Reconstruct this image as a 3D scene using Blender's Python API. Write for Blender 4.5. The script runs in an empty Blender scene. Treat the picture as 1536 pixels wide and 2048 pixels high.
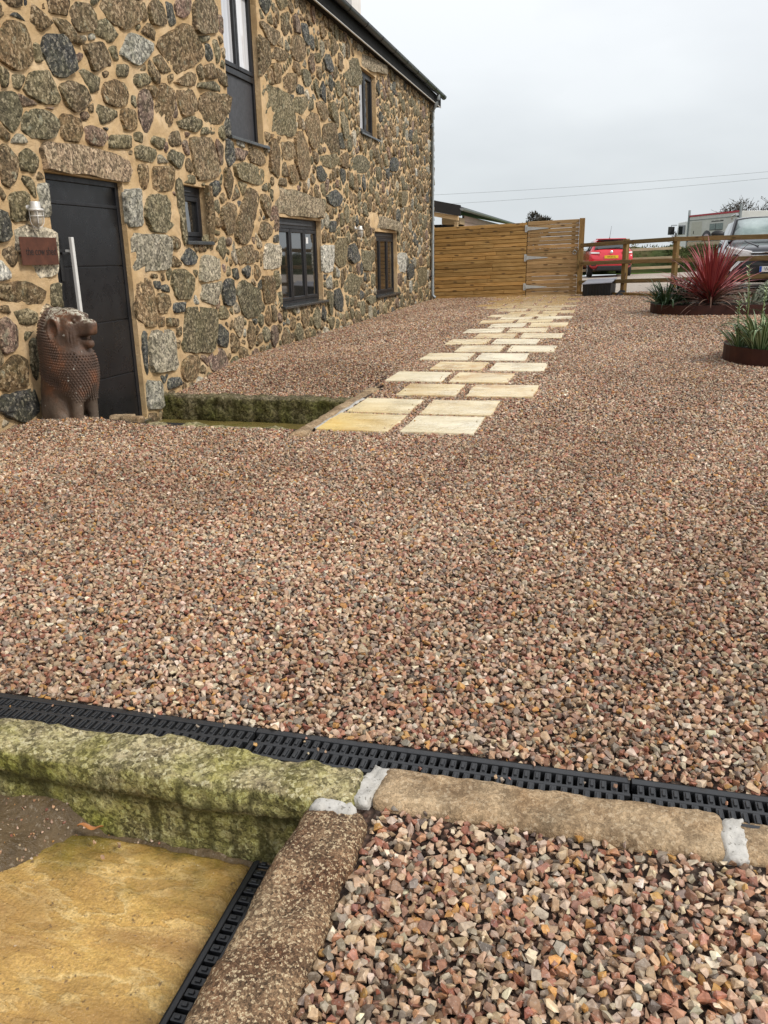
import bpy, bmesh, math, random
import numpy as np
from mathutils import Vector, Matrix, noise as mnoise

random.seed(7)
RNG = np.random.default_rng(7)
scene = bpy.context.scene
COL = scene.collection
rad = math.radians

# ------------------------------------------------------------------ camera
CAM_H = 1.25
F_PX, PITCH, ROLL, YAW = 1625.26, 0.3040996, -0.0195694, 0.2647852
def camera_axes():
    cy, sy = math.cos(YAW), math.sin(YAW); cp, sp = math.cos(PITCH), math.sin(PITCH)
    fwd = Vector((-sy*cp, cy*cp, -sp)); right = Vector((cy, sy, 0)); up = right.cross(fwd)
    c, s = math.cos(ROLL), math.sin(ROLL)
    return c*right + s*up, -s*right + c*up, fwd
cam_d = bpy.data.cameras.new('camera')
cam = bpy.data.objects.new('camera', cam_d); COL.objects.link(cam)
_r, _u, _f = camera_axes()
cam.matrix_world = Matrix(((_r.x, _u.x, -_f.x, 0), (_r.y, _u.y, -_f.y, 0), (_r.z, _u.z, -_f.z, CAM_H), (0, 0, 0, 1)))
cam_d.sensor_fit = 'VERTICAL'; cam_d.sensor_height = 36; cam_d.sensor_width = 27
cam_d.lens = F_PX/2048*36
cam_d.clip_start = 0.05; cam_d.clip_end = 3000
scene.camera = cam

# ------------------------------------------------------------------ overcast sky and soft sun
SUN_EL, SUN_AZ = rad(43), rad(108)        # azimuth from +Y towards +X
world = bpy.data.worlds.new('World'); scene.world = world; world.use_nodes = True
wt = world.node_tree; wt.nodes.clear()
def wn(t, **k):
    n = wt.nodes.new(t)
    for a, v in k.items(): setattr(n, a, v)
    return n
w_out = wn('ShaderNodeOutputWorld'); w_mix = wn('ShaderNodeMixShader'); w_b1 = wn('ShaderNodeBackground'); w_b2 = wn('ShaderNodeBackground')
w_sky = wn('ShaderNodeTexSky', sky_type='NISHITA'); w_sky.sun_disc = False
w_sky.sun_elevation = SUN_EL; w_sky.sun_rotation = SUN_AZ
w_sky.air_density = 1.2; w_sky.dust_density = 3.0
w_b1.inputs['Strength'].default_value = 0.1
w_tc = wn('ShaderNodeTexCoord'); w_sep = wn('ShaderNodeSeparateXYZ'); w_map = wn('ShaderNodeMapping'); w_map.inputs['Scale'].default_value = (1, 1, 2.6)
w_noi = wn('ShaderNodeTexNoise'); w_noi.inputs['Scale'].default_value = 1.7; w_noi.inputs['Detail'].default_value = 5; w_noi.inputs['Roughness'].default_value = .5
w_ramp = wn('ShaderNodeValToRGB')
w_ramp.color_ramp.elements[0].position = 0.0; w_ramp.color_ramp.elements[0].color = (.60, .64, .66, 1)
w_ramp.color_ramp.elements[1].position = 0.42; w_ramp.color_ramp.elements[1].color = (.86, .87, .89, 1)
e = w_ramp.color_ramp.elements.new(0.12); e.color = (.64, .67, .69, 1)
w_cl = wn('ShaderNodeValToRGB')
w_cl.color_ramp.elements[0].position = .32; w_cl.color_ramp.elements[0].color = (.77, .785, .81, 1)
w_cl.color_ramp.elements[1].position = .68; w_cl.color_ramp.elements[1].color = (1.10, 1.10, 1.10, 1)
w_mul = wn('ShaderNodeMix', data_type='RGBA', blend_type='MULTIPLY'); w_mul.inputs[0].default_value = 1
L = wt.links.new
L(w_tc.outputs['Generated'], w_sep.inputs[0]); L(w_tc.outputs['Generated'], w_map.inputs[0]); L(w_map.outputs[0], w_noi.inputs['Vector'])
L(w_sep.outputs['Z'], w_ramp.inputs[0]); L(w_noi.outputs[0], w_cl.inputs[0])
L(w_ramp.outputs[0], w_mul.inputs[6]); L(w_cl.outputs[0], w_mul.inputs[7])
L(w_mul.outputs[2], w_b2.inputs['Color']); w_b2.inputs['Strength'].default_value = 0.76
L(w_sky.outputs[0], w_b1.inputs['Color'])
w_mix.inputs[0].default_value = 0.93
L(w_b1.outputs[0], w_mix.inputs[1]); L(w_b2.outputs[0], w_mix.inputs[2]); L(w_mix.outputs[0], w_out.inputs[0])
sun_d = bpy.data.lights.new('sun', 'SUN'); sun_d.energy = 1.5; sun_d.angle = rad(12); sun_d.color = (1, .95, .88)
sun = bpy.data.objects.new('sun', sun_d); COL.objects.link(sun)
_sd = Vector((math.sin(SUN_AZ)*math.cos(SUN_EL), math.cos(SUN_AZ)*math.cos(SUN_EL), math.sin(SUN_EL)))
sun.rotation_euler = _sd.to_track_quat('Z', 'Y').to_euler()
vs = scene.view_settings
vs.view_transform = 'Standard'; vs.look = 'None'; vs.gamma = 1; vs.use_curve_mapping = False; vs.exposure = 0.72
scene.render.engine = 'CYCLES'
scene.cycles.max_bounces = 6; scene.cycles.diffuse_bounces = 3; scene.cycles.glossy_bounces = 3
scene.cycles.transmission_bounces = 4; scene.cycles.use_denoising = True

# ------------------------------------------------------------------ object helpers
def tag(o, label=None, cat=None, group=None, kind=None):
    if label: o['label'] = label
    if cat: o['category'] = cat
    if group: o['group'] = group
    if kind: o['kind'] = kind
    return o
def empty(name, loc=(0, 0, 0), rz=0.0, parent=None):
    o = bpy.data.objects.new(name, None); COL.objects.link(o)
    o.location = loc; o.rotation_euler = (0, 0, rz)
    o.empty_display_size = .1
    if parent: o.parent = parent
    return o
def link_mesh(name, me, mat=None, parent=None, smooth=False, loc=None, rot=None):
    if mat and not me.materials: me.materials.append(mat)
    o = bpy.data.objects.new(name, me); COL.objects.link(o)
    if parent: o.parent = parent
    if smooth and len(me.polygons): me.polygons.foreach_set('use_smooth', [True]*len(me.polygons))
    if loc is not None: o.location = loc
    if rot is not None: o.rotation_euler = rot
    return o
def bevel(o, w, seg=2, ang=35):
    m = o.modifiers.new('bevel', 'BEVEL'); m.width = w; m.segments = seg; m.limit_method = 'ANGLE'; m.angle_limit = rad(ang)
    m.harden_normals = False
    return o
def copy_tree(o, parent=None):
    c = o.copy(); COL.objects.link(c)
    if parent: c.parent = parent
    for ch in list(o.children): copy_tree(ch, c)
    return c

class MB:
    """collects primitive shapes into one mesh"""
    def __init__(s): s.v = []; s.f = []; s.sm = []
    def add(s, verts, faces, smooth=False):
        b = len(s.v); s.v += [tuple(p) for p in verts]
        s.f += [tuple(b+i for i in f) for f in faces]; s.sm += [smooth]*len(faces); return s
    def box(s, x0, x1, y0, y1, z0, z1):
        return s.add([(x0,y0,z0),(x1,y0,z0),(x1,y1,z0),(x0,y1,z0),(x0,y0,z1),(x1,y0,z1),(x1,y1,z1),(x0,y1,z1)],
                     [(3,2,1,0),(4,5,6,7),(0,1,5,4),(1,2,6,5),(2,3,7,6),(3,0,4,7)])
    def hexa(s, p):   # 8 points: bottom ring then top ring
        return s.add(p, [(3,2,1,0),(4,5,6,7),(0,1,5,4),(1,2,6,5),(2,3,7,6),(3,0,4,7)])
    def prism(s, poly, axis, a, b):
        """extrude a 2-D polygon along an axis; poly lists the two other coordinates in order"""
        n = len(poly)
        def P(q, t):
            return {'x': (t, q[0], q[1]), 'y': (q[0], t, q[1]), 'z': (q[0], q[1], t)}[axis]
        vs_ = [P(q, a) for q in poly] + [P(q, b) for q in poly]
        fs = [tuple(range(n))[::-1], tuple(range(n, 2*n))] + [(i, (i+1) % n, n+(i+1) % n, n+i) for i in range(n)]
        return s.add(vs_, fs)
    def tube(s, pts, r, n=8, caps=True, smooth=True):
        pts = [Vector(p) for p in pts]; rr = r if hasattr(r, '__len__') else [r]*len(pts)
        rings = []; ref = Vector((0, 0, 1))
        for i, p in enumerate(pts):
            d = (pts[min(i+1, len(pts)-1)] - pts[max(i-1, 0)]).normalized()
            a = ref if abs(d.dot(ref)) < .95 else Vector((1, 0, 0))
            x = d.cross(a).normalized(); y = d.cross(x)
            rings.append([p + (x*math.cos(2*math.pi*k/n) + y*math.sin(2*math.pi*k/n))*rr[i] for k in range(n)])
        vs_ = [q for ring in rings for q in ring]; fs = []
        for i in range(len(pts)-1):
            for k in range(n):
                a, b = i*n+k, i*n+(k+1) % n
                fs.append((a, a+n, b+n, b))
        s.add(vs_, fs, smooth)
        if caps: s.add(rings[0], [tuple(range(n))]); s.add(rings[-1], [tuple(range(n))[::-1]])
        return s
    def lathe(s, prof, n=16, origin=(0, 0, 0), axis='z', smooth=True):
        ox, oy, oz = origin; vs_ = []; fs = []
        for r, h in prof:
            for k in range(n):
                c, q = r*math.cos(2*math.pi*k/n), r*math.sin(2*math.pi*k/n)
                p = {'z': (c, q, h), 'x': (h, c, q), 'y': (q, h, c)}[axis]
                vs_.append((p[0]+ox, p[1]+oy, p[2]+oz))
        for i in range(len(prof)-1):
            for k in range(n):
                a, b = i*n+k, i*n+(k+1) % n
                fs.append((a, b, b+n, a+n))
        return s.add(vs_, fs, smooth)
    def sphere(s, c, r, n=10, m=6):
        r = r if hasattr(r, '__len__') else (r, r, r)
        vs_ = []; fs = []
        for i in range(m+1):
            t = math.pi*i/m
            for k in range(n):
                p = 2*math.pi*k/n
                vs_.append((c[0]+r[0]*math.sin(t)*math.cos(p), c[1]+r[1]*math.sin(t)*math.sin(p), c[2]+r[2]*math.cos(t)))
        for i in range(m):
            for k in range(n):
                a, b = i*n+k, i*n+(k+1) % n
                fs.append((a, a+n, b+n, b))
        return s.add(vs_, fs, True)
    def mesh(s, name):
        me = bpy.data.meshes.new(name); me.from_pydata(s.v, [], s.f)
        me.polygons.foreach_set('use_smooth', s.sm); me.update(); return me
    def build(s, name, mat=None, parent=None, loc=None, rot=None):
        return link_mesh(name, s.mesh(name), mat, parent, False, loc, rot)

def fbm(p, o=4):
    return mnoise.fractal(Vector(p), 1.0, 2.0, o)
def text_mesh(txt, size, extrude=0.001):
    c = bpy.data.curves.new('lettering', 'FONT'); c.body = txt; c.size = size; c.extrude = extrude
    c.align_x = 'CENTER'; c.align_y = 'CENTER'
    o = bpy.data.objects.new('lettering', c); COL.objects.link(o)
    dg = bpy.context.evaluated_depsgraph_get()
    me = bpy.data.meshes.new_from_object(o.evaluated_get(dg))
    bpy.data.objects.remove(o); bpy.data.curves.remove(c)
    me.materials.clear(); me.name = 'lettering'
    return me

# ------------------------------------------------------------------ material helpers
class NT:
    def __init__(s, name):
        s.m = bpy.data.materials.new(name); s.m.use_nodes = True; s.t = s.m.node_tree; s.t.nodes.clear()
        s.out = s.t.nodes.new('ShaderNodeOutputMaterial'); s.b = s.t.nodes.new('ShaderNodeBsdfPrincipled')
        s.t.links.new(s.b.outputs[0], s.out.inputs[0]); s._pos = None; s._obj = None
    def n(s, t, **k):
        x = s.t.nodes.new(t)
        for a, v in k.items(): setattr(x, a, v)
        return x
    def put(s, sock, v):
        if isinstance(v, bpy.types.NodeSocket): s.t.links.new(v, sock)
        elif hasattr(v, '__len__'):
            sock.default_value = tuple(v) + ((1,) if len(v) == 3 and sock.type == 'RGBA' else ())
        else: sock.default_value = v
    @property
    def pos(s):
        if not s._pos: s._pos = s.n('ShaderNodeNewGeometry')
        return s._pos.outputs['Position']
    @property
    def nrm(s):
        s.pos; return s._pos.outputs['Normal']
    @property
    def obj(s):
        if not s._obj: s._obj = s.n('ShaderNodeTexCoord')
        return s._obj.outputs['Object']
    def mapped(s, vec, scale=(1, 1, 1), rot=(0, 0, 0), loc=(0, 0, 0)):
        m = s.n('ShaderNodeMapping'); s.put(m.inputs[0], vec)
        m.inputs['Scale'].default_value = scale; m.inputs['Rotation'].default_value = rot; m.inputs['Location'].default_value = loc
        return m.outputs[0]
    def noise(s, scale, detail=3, rough=.55, vec=None, dist=0):
        x = s.n('ShaderNodeTexNoise'); s.put(x.inputs['Vector'], vec if vec is not None else s.pos)
        x.inputs['Scale'].default_value = scale; x.inputs['Detail'].default_value = detail; x.inputs['Roughness'].default_value = rough
        x.inputs['Distortion'].default_value = dist
        return x.outputs[0]
    def voro(s, scale, vec=None, out='Color', feature='F1', rand=1):
        x = s.n('ShaderNodeTexVoronoi', feature=feature); s.put(x.inputs['Vector'], vec if vec is not None else s.pos)
        x.inputs['Scale'].default_value = scale; x.inputs['Randomness'].default_value = rand
        return x.outputs[out]
    def wave(s, scale, dist, detail, vec, bands='X', dscale=1):
        x = s.n('ShaderNodeTexWave', bands_direction=bands); s.put(x.inputs['Vector'], vec)
        x.inputs['Scale'].default_value = scale; x.inputs['Distortion'].default_value = dist; x.inputs['Detail'].default_value = detail
        x.inputs['Detail Scale'].default_value = dscale
        return x.outputs['Fac']
    def ramp(s, fac, stops, interp='LINEAR'):
        x = s.n('ShaderNodeValToRGB'); s.put(x.inputs[0], fac); cr = x.color_ramp; cr.interpolation = interp
        while len(cr.elements) < len(stops): cr.elements.new(.5)
        for e_, (p, c) in zip(cr.elements, stops):
            e_.position = p; c = (c, c, c) if not hasattr(c, '__len__') else c; e_.color = tuple(c) + (1,)
        return x.outputs[0]
    def mix(s, fac, a, b, blend='MIX'):
        x = s.n('ShaderNodeMix', data_type='RGBA', blend_type=blend)
        s.put(x.inputs[0], fac); s.put(x.inputs[6], a); s.put(x.inputs[7], b); return x.outputs[2]
    def math(s, op, a, b=0., clamp=False):
        x = s.n('ShaderNodeMath', operation=op); x.use_clamp = clamp
        s.put(x.inputs[0], a); s.put(x.inputs[1], b); return x.outputs[0]
    def sep(s, v, k):
        x = s.n('ShaderNodeSeparateXYZ'); s.put(x.inputs[0], v); return x.outputs[k]
    def attr(s, name, inst=False):
        x = s.n('ShaderNodeAttribute'); x.attribute_name = name
        if inst: x.attribute_type = 'INSTANCER'
        return x.outputs['Color']
    def rnd(s):
        return s.n('ShaderNodeObjectInfo').outputs['Random']
    def bump(s, h, strength=.5, dist=.01, prev=None):
        x = s.n('ShaderNodeBump'); s.put(x.inputs['Height'], h); x.inputs['Strength'].default_value = strength; x.inputs['Distance'].default_value = dist
        if prev is not None: s.put(x.inputs['Normal'], prev)
        return x.outputs[0]
    def done(s, base, rough=.7, normal=None, metal=0, spec=.5, **k):
        s.put(s.b.inputs['Base Color'], base); s.put(s.b.inputs['Roughness'], rough); s.put(s.b.inputs['Metallic'], metal)
        s.put(s.b.inputs['Specular IOR Level'], spec)
        if normal is not None: s.put(s.b.inputs['Normal'], normal)
        for a, v in k.items(): s.put(s.b.inputs[a.replace('_', ' ')], v)
        return s.m
def plain(name, c, rough=.5, metal=0, var=.15, scale=8, spec=.5, bump=0, **k):
    """a paint-like material with slight mottling"""
    t = NT(name); nz = t.noise(scale, 4, vec=t.obj)
    a = tuple(x*(1-var) for x in c); b = tuple(min(1, x*(1+var)) for x in c)
    col = t.ramp(nz, [(.3, a), (.7, b)])
    r = t.ramp(t.noise(scale*3, 3, vec=t.obj), [(.3, max(0, rough-.08)), (.7, min(1, rough+.08))])
    nm = t.bump(t.noise(scale*8, 3, vec=t.obj), bump, .003) if bump else None
    return t.done(col, r, nm, metal, spec, **k)

M = {}
def granite(name, dark, mid, light, cell=70, amount=.5, moss=None, lichen=0.0, bump=.9, tint=False, rough=.82, stain=None, grain=1.0, blotch=1.0, bd=.016):
    """coarse crystalline granite: mica, feldspar and quartz grains, under optional lichen and moss"""
    t = NT(name)
    wob = t.n('ShaderNodeVectorMath', operation='MULTIPLY_ADD'); nz = t.n('ShaderNodeTexNoise'); t.put(nz.inputs['Vector'], t.pos); nz.inputs['Scale'].default_value = cell*1.1
    t.put(wob.inputs[0], nz.outputs[1]); wob.inputs[1].default_value = (.9/cell,)*3; t.put(wob.inputs[2], t.pos); wp = wob.outputs[0]
    base = t.mix(t.ramp(t.noise(7, 5, .6), [(.35, 0), (.65, 1)]), dark, mid)
    if tint: base = t.mix(.93, base, t.attr('tint'))
    big = t.ramp(t.noise(11, 4, .65), [(.3, .62), (.5, 1.0), (.7, 1.42)])
    base = t.mix(blotch, base, t.mix(1, base, big, 'MULTIPLY'))
    g1 = t.sep(t.voro(cell, vec=wp), 0); g2 = t.sep(t.voro(cell*2.3, vec=t.mapped(wp, loc=(3.1, 1.7, 5.2))), 1)
    f = t.math('ADD', t.math('MULTIPLY', g1, .62), t.math('MULTIPLY', g2, .38))
    k = t.ramp(f, [(.14, .30), (.30, .62), (.5, 1.0), (.66, 1.45)])
    c = t.mix(grain, base, t.mix(1, base, k, 'MULTIPLY'))
    lc = light if not tint else t.mix(.45, light, t.mix(1, t.attr('tint'), (3.0, 3.0, 3.0), 'MULTIPLY'))
    c = t.mix(t.ramp(f, [(.70, 0), (.80, amount)]), c, lc)
    if lichen:
        fl = t.math('MULTIPLY', t.ramp(t.noise(10, 6, .72), [(.60, 0), (.66, 1)]), lichen)
        c = t.mix(fl, c, t.ramp(t.noise(55, 3), [(.3, (.30, .30, .20)), (.7, (.58, .56, .44))]))
    if moss:
        fm = t.ramp(t.noise(5, 6, .7), [(.38, 0), (.6, moss[1])])
        c = t.mix(fm, c, t.mix(1, t.ramp(t.noise(35, 3), [(.3, tuple(x*.6 for x in moss[0])), (.7, tuple(x*1.4 for x in moss[0]))]), t.ramp(f, [(.2, .6), (.7, 1.5)]), 'MULTIPLY'))
    if stain is not None: c = stain(t, c)
    h = t.mix(.55, t.mix(.5, g1, t.noise(cell*.9, 4, .75)), t.noise(cell*.22, 5, .7))
    nb = t.bump(h, bump, bd)
    return t.done(c, t.ramp(f, [(.3, rough+.08), (.8, rough-.25)]), nb, spec=.35)

# ------------------------------------------------------------------ terrain
WX = -4.45                      # plane of the barn wall
def sstep(a, b, x):
    t = np.clip((np.asarray(x, float)-a)/(b-a), 0, 1); return t*t*(3-2*t)
def gz(X, Y):
    X = np.asarray(X, float); Y = np.asarray(Y, float)
    z = .009*np.maximum(Y-4, 0) + .028*np.clip((Y-5)/16.5, 0, 1)*(np.clip(X, -4.45, 6)+4.45) + .01*np.clip(Y-22, 0, 12)
    z = z - .165*sstep(9.6, 7.55, Y)*sstep(7.3, 7.5, Y)*sstep(-2.10, -2.32, X)
    z = z + .06*np.exp(-((X+4.05)/.42)**2-((Y-5.55)/.42)**2)
    z = z + .006*np.sin(X*2.1+Y*.7)*np.cos(Y*1.3-X*.6)*sstep(1.9, 2.8, Y)
    z = z - .018*sstep(1.62, 1.56, Y)
    return z
def gzf(x, y): return float(gz(x, y))

def sheet(name, xs, ys, mat, zf, holes=(), kind='structure', dz=0):
    xs = sorted(set(round(float(x), 4) for x in xs)); ys = sorted(set(round(float(y), 4) for y in ys))
    XX, YY = np.meshgrid(xs, ys, indexing='ij'); ZZ = zf(XX, YY)+dz
    nx, ny = len(xs), len(ys)
    verts = np.stack([XX, YY, ZZ], -1).reshape(-1, 3)
    faces = []
    for i in range(nx-1):
        for j in range(ny-1):
            cx, cy = (xs[i]+xs[i+1])/2, (ys[j]+ys[j+1])/2
            if any(h[0] < cx < h[1] and h[2] < cy < h[3] for h in holes): continue
            faces.append((i*ny+j, (i+1)*ny+j, (i+1)*ny+j+1, i*ny+j+1))
    me = bpy.data.meshes.new(name); me.from_pydata(verts.tolist(), [], faces); me.update()
    o = link_mesh(name, me, mat, None, True); o['kind'] = kind
    return o

# materials of the ground
t = NT('gravel_bed')
vc = t.voro(58); c = t.ramp(t.sep(vc, 0), [(.0, (.22, .10, .075)), (.25, (.27, .16, .11)), (.5, (.33, .22, .16)), (.75, (.20, .15, .12)), (1, (.40, .31, .24))])
c = t.mix(t.ramp(t.voro(58, out='Distance'), [(.25, 0), (.75, .75)]), c, (.05, .035, .028))
c = t.mix(1, c, (.34, .31, .30), 'MULTIPLY')  # bed colour darkened to stand for shade in the gaps between pebbles
M['gravel_bed'] = t.done(c, .75, t.bump(t.voro(58, out='Distance'), 1, .02), spec=.3)
t = NT('driveway_stone')
vc = t.voro(45); c = t.ramp(t.sep(vc, 0), [(0, (.30, .25, .20)), (.5, (.42, .36, .30)), (1, (.52, .47, .40))])
c = t.mix(t.ramp(t.noise(.7, 4), [(.35, 0), (.65, .6)]), c, (.34, .30, .26))
M['drive'] = t.done(c, .85, t.bump(t.noise(60, 3), .6, .02), spec=.2)
t = NT('grass')
c = t.ramp(t.noise(2.5, 5), [(.3, (.045, .075, .015)), (.6, (.09, .15, .03)), (.8, (.16, .19, .05))])
M['grass'] = t.done(c, .9, t.bump(t.noise(30, 3), .7, .03), spec=.1)
t = NT('gravel_stone')
ti = t.attr('tint', True)
c = t.mix(1, ti, t.ramp(t.noise(95, 4, .65), [(.3, (.68, .64, .6)), (.5, 1), (.72, (1.3, 1.28, 1.22))]), 'MULTIPLY')
c = t.mix(t.ramp(t.noise(210, 2), [(.60, 0), (.68, .4)]), c, (.52, .46, .39))
M['stone'] = t.done(c, t.ramp(t.noise(30, 2), [(.35, .30), (.65, .58)]), t.bump(t.noise(260, 3), .35, .002), spec=.45)

HOLE_F = (-4.2, -.62, -3, 1.60); HOLE_D = (WX-1, -2.16, 5.72, 7.6); HOLE_C = (-2.8, 2.0, 1.695, 1.83)
xs = list(np.arange(-7.2, 7.01, .2))+[-4.2, -.62, -2.16, -2.8, 2.0, WX]; ys = list(np.arange(-3, 10, .2))+list(np.arange(10, 22.01, .5))+[1.60, 5.72, 7.6, 1.695, 1.83, 7.35, 7.5]
sheet('gravel_ground', xs, ys, M['gravel_bed'], gz, [HOLE_F, HOLE_D, HOLE_C], dz=-.013)
xs = list(np.arange(-40, 60.1, 1.5)); ys = list(np.arange(22, 32.1, .8))
sheet('driveway', xs, ys, M['drive'], gz)
xs = list(np.linspace(-400, 400, 41)); ys = [31.5, 34, 38, 44, 60, 100, 200, 400, 800]
sheet('field', xs, ys, M['grass'], lambda X, Y: gz(0, 32)+.02-.0*Y)
xs = [-60, -30, -7.2]; ys = [-40, 0, 10, 22]
sheet('side_ground', xs, ys, M['grass'], lambda X, Y: 0*X-.03)
xs = [7, 20, 60]; sheet('yard_side', xs, [-40, -3, 5, 12, 17, 22], M['drive'], lambda X, Y: gz(7, Y)-.01+0*X)
sheet('yard_behind', [-7.2, 0, 7], [-40, -10, -3], M['drive'], lambda X, Y: 0*X-.02)

# ------------------------------------------------------------------ path slabs (positions first: the gravel keeps clear of them)
SLABS = []   # x0,x1,y0,y1
rows_y = [5.68, 6.37, 7.17, 7.92, 8.73, 9.51, 10.27, 11.03, 11.80, 12.58, 13.36, 14.10, 14.72, 15.32, 15.95, 16.7, 17.4, 18.1, 18.8, 19.5, 20.2, 20.9]
for i, y in enumerate(rows_y):
    d = .60 if i < 11 else .54
    even = i in (0, 1) or (i > 2 and i % 2 == 1)
    xr = (-1.45, -.87) if even else (-1.17, -.585)
    if i == 0: xr = (-1.40, -.86)
    if i == 1: xr = (-1.40, -.835)
    j = lambda: random.uniform(-.012, .012)
    SLABS.append((xr[0]+j(), xr[1]+j(), y+j(), y+d+j()))
    xl = (xr[0]-.65, xr[0]-.09)
    if i == 0: xl = (-2.05, -1.50)
    if i == 1: xl = (-2.02, -1.52)
    SLABS.append((xl[0]+j(), xl[1]+j(), y+j(), y+d+j()))
    if i >= 16: SLABS.append((xl[0]-.64+j(), xl[0]-.08+j(), y+j(), y+d+j()))
for x in (-3.05, -2.42, -1.85, -1.24): SLABS.append((x, x+.58, 21.45, 21.68))
KERB_D = [(-2.215, -2.045, 5.44, 7.72), (WX, -2.2, 7.5, 7.76), (WX, -2.1, 5.63, 7.5)]
P1 = (.76, 7.0, 14.95, 16.7); P2 = (1.28, 3.6, 9.05, 10.5)
def stad(p, x, y, m=0):   # inside a rounded planter outline?
    r = (p[3]-p[2])/2; cy = (p[2]+p[3])/2; cx = p[0]+r
    return np.where(x < cx, (x-cx)**2+(y-cy)**2 < (r+m)**2, (np.abs(y-cy) < r+m) & (x < p[1]+m))

# ------------------------------------------------------------------ gravel: every pebble a faceted stone, set on points
def pebble_mesh(k):
    rnd = np.random.default_rng(100+k); bm = bmesh.new()
    n = int(rnd.integers(9, 14)); sc = np.array([1, rnd.uniform(.66, .92), rnd.uniform(.50, .76)])
    p = rnd.normal(size=(n, 3)); p /= np.linalg.norm(p, axis=1)[:, None]; p = np.sign(p)*np.abs(p)**.85; p *= rnd.uniform(.90, 1.06, (n, 1))*sc
    for q in p: bm.verts.new(q)
    r = bmesh.ops.convex_hull(bm, input=bm.verts)
    for v in [v for v in bm.verts if not v.link_faces]: bm.verts.remove(v)
    bmesh.ops.recalc_face_normals(bm, faces=bm.faces)
    me = bpy.data.meshes.new('pebble'); bm.to_mesh(me); bm.free(); me.materials.append(M['stone'])
    return me
pebbles = bpy.data.collections.new('pebbles')
for k in range(16):
    pebbles.objects.link(bpy.data.objects.new('pebble_%02d' % k, pebble_mesh(k)))
def gravel_nodes():
    g = bpy.data.node_groups.new('set_pebbles', 'GeometryNodeTree')
    g.interface.new_socket('Geometry', in_out='INPUT', socket_type='NodeSocketGeometry'); g.interface.new_socket('Geometry', in_out='OUTPUT', socket_type='NodeSocketGeometry')
    N = g.nodes.new; lk = g.links.new
    gi, go = N('NodeGroupInput'), N('NodeGroupOutput'); ci = N('GeometryNodeCollectionInfo'); ci.inputs[0].default_value = pebbles
    ci.inputs[1].default_value = True; ci.inputs[2].default_value = True
    ip = N('GeometryNodeInstanceOnPoints'); ip.inputs['Pick Instance'].default_value = True
    def na(nm, ty):
        a = N('GeometryNodeInputNamedAttribute'); a.data_type = ty; a.inputs[0].default_value = nm; return a.outputs[0]
    er = N('FunctionNodeEulerToRotation')
    lk(gi.outputs[0], ip.inputs['Points']); lk(ci.outputs[0], ip.inputs['Instance']); lk(na('idx', 'INT'), ip.inputs['Instance Index'])
    lk(na('rot', 'FLOAT_VECTOR'), er.inputs[0]); lk(er.outputs[0], ip.inputs['Rotation']); lk(na('scl', 'FLOAT'), ip.inputs['Scale'])
    lk(ip.outputs[0], go.inputs[0]); return g
GN = gravel_nodes()
PAL = np.array([(.50, .36, .245), (.43, .30, .20), (.57, .45, .33), (.33, .20, .135), (.30, .125, .08), (.37, .18, .12), (.45, .25, .145), (.30, .245, .19),
                (.22, .185, .15), (.40, .335, .26), (.64, .55, .44), (.48, .27, .09), (.24, .12, .085), (.15, .115, .095)])
PW = np.array([17, 16, 10, 12, 4.5, 6, 9, 7, 4, 9, 4.5, 4, 4, 3.]); PW /= PW.sum()
def place_gravel(name, x, y, z, scl, flat=.5, label=None):
    n = len(x); me = bpy.data.meshes.new(name); me.vertices.add(n)
    me.vertices.foreach_set('co', np.stack([x, y, z], -1).astype(np.float32).ravel())
    rot = np.stack([RNG.normal(0, flat, n), RNG.normal(0, flat, n), RNG.uniform(0, 6.283, n)], -1)
    a = me.attributes.new('rot', 'FLOAT_VECTOR', 'POINT'); a.data.foreach_set('vector', rot.astype(np.float32).ravel())
    a = me.attributes.new('scl', 'FLOAT', 'POINT'); a.data.foreach_set('value', scl.astype(np.float32))
    a = me.attributes.new('idx', 'INT', 'POINT'); a.data.foreach_set('value', RNG.integers(0, 16, n).astype(np.int32))
    c = PAL[RNG.choice(len(PAL), n, p=PW)]*RNG.uniform(.72, 1.02, (n, 1))*RNG.uniform(.94, 1.06, (n, 3))
    pt = 1+.13*np.sin(x*1.9+1.3*np.sin(y*.8))*np.sin(y*1.3+.9*np.sin(x*1.1+2))+.09*np.sin(x*5.1+y*2.3)*np.sin(y*4.3-x*1.7)   # damp and dry patches
    c = ((c*.97+c.mean(1, keepdims=True)*.03)/.33)**1.10*.33*np.stack([pt, .97*pt**1.15, .93*pt**1.3], -1)*1.05
    c = np.concatenate([c, np.ones((n, 1))], 1)
    a = me.attributes.new('tint', 'FLOAT_COLOR', 'POINT'); a.data.foreach_set('color', c.astype(np.float32).ravel())
    o = bpy.data.objects.new(name, me); COL.objects.link(o); o['kind'] = 'stuff'
    m = o.modifiers.new('pebbles', 'NODES'); m.node_group = GN
    if label: o['label'] = label
    return o
def jgrid(x0, x1, y0, y1, s, j=.42):
    X, Y = np.meshgrid(np.arange(x0, x1, s), np.arange(y0, y1, s*.9)); X[1::2] += s/2
    X = X.ravel()+RNG.uniform(-j, j, X.size)*s; Y = Y.ravel()+RNG.uniform(-j, j, Y.size)*s
    return X, Y
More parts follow.
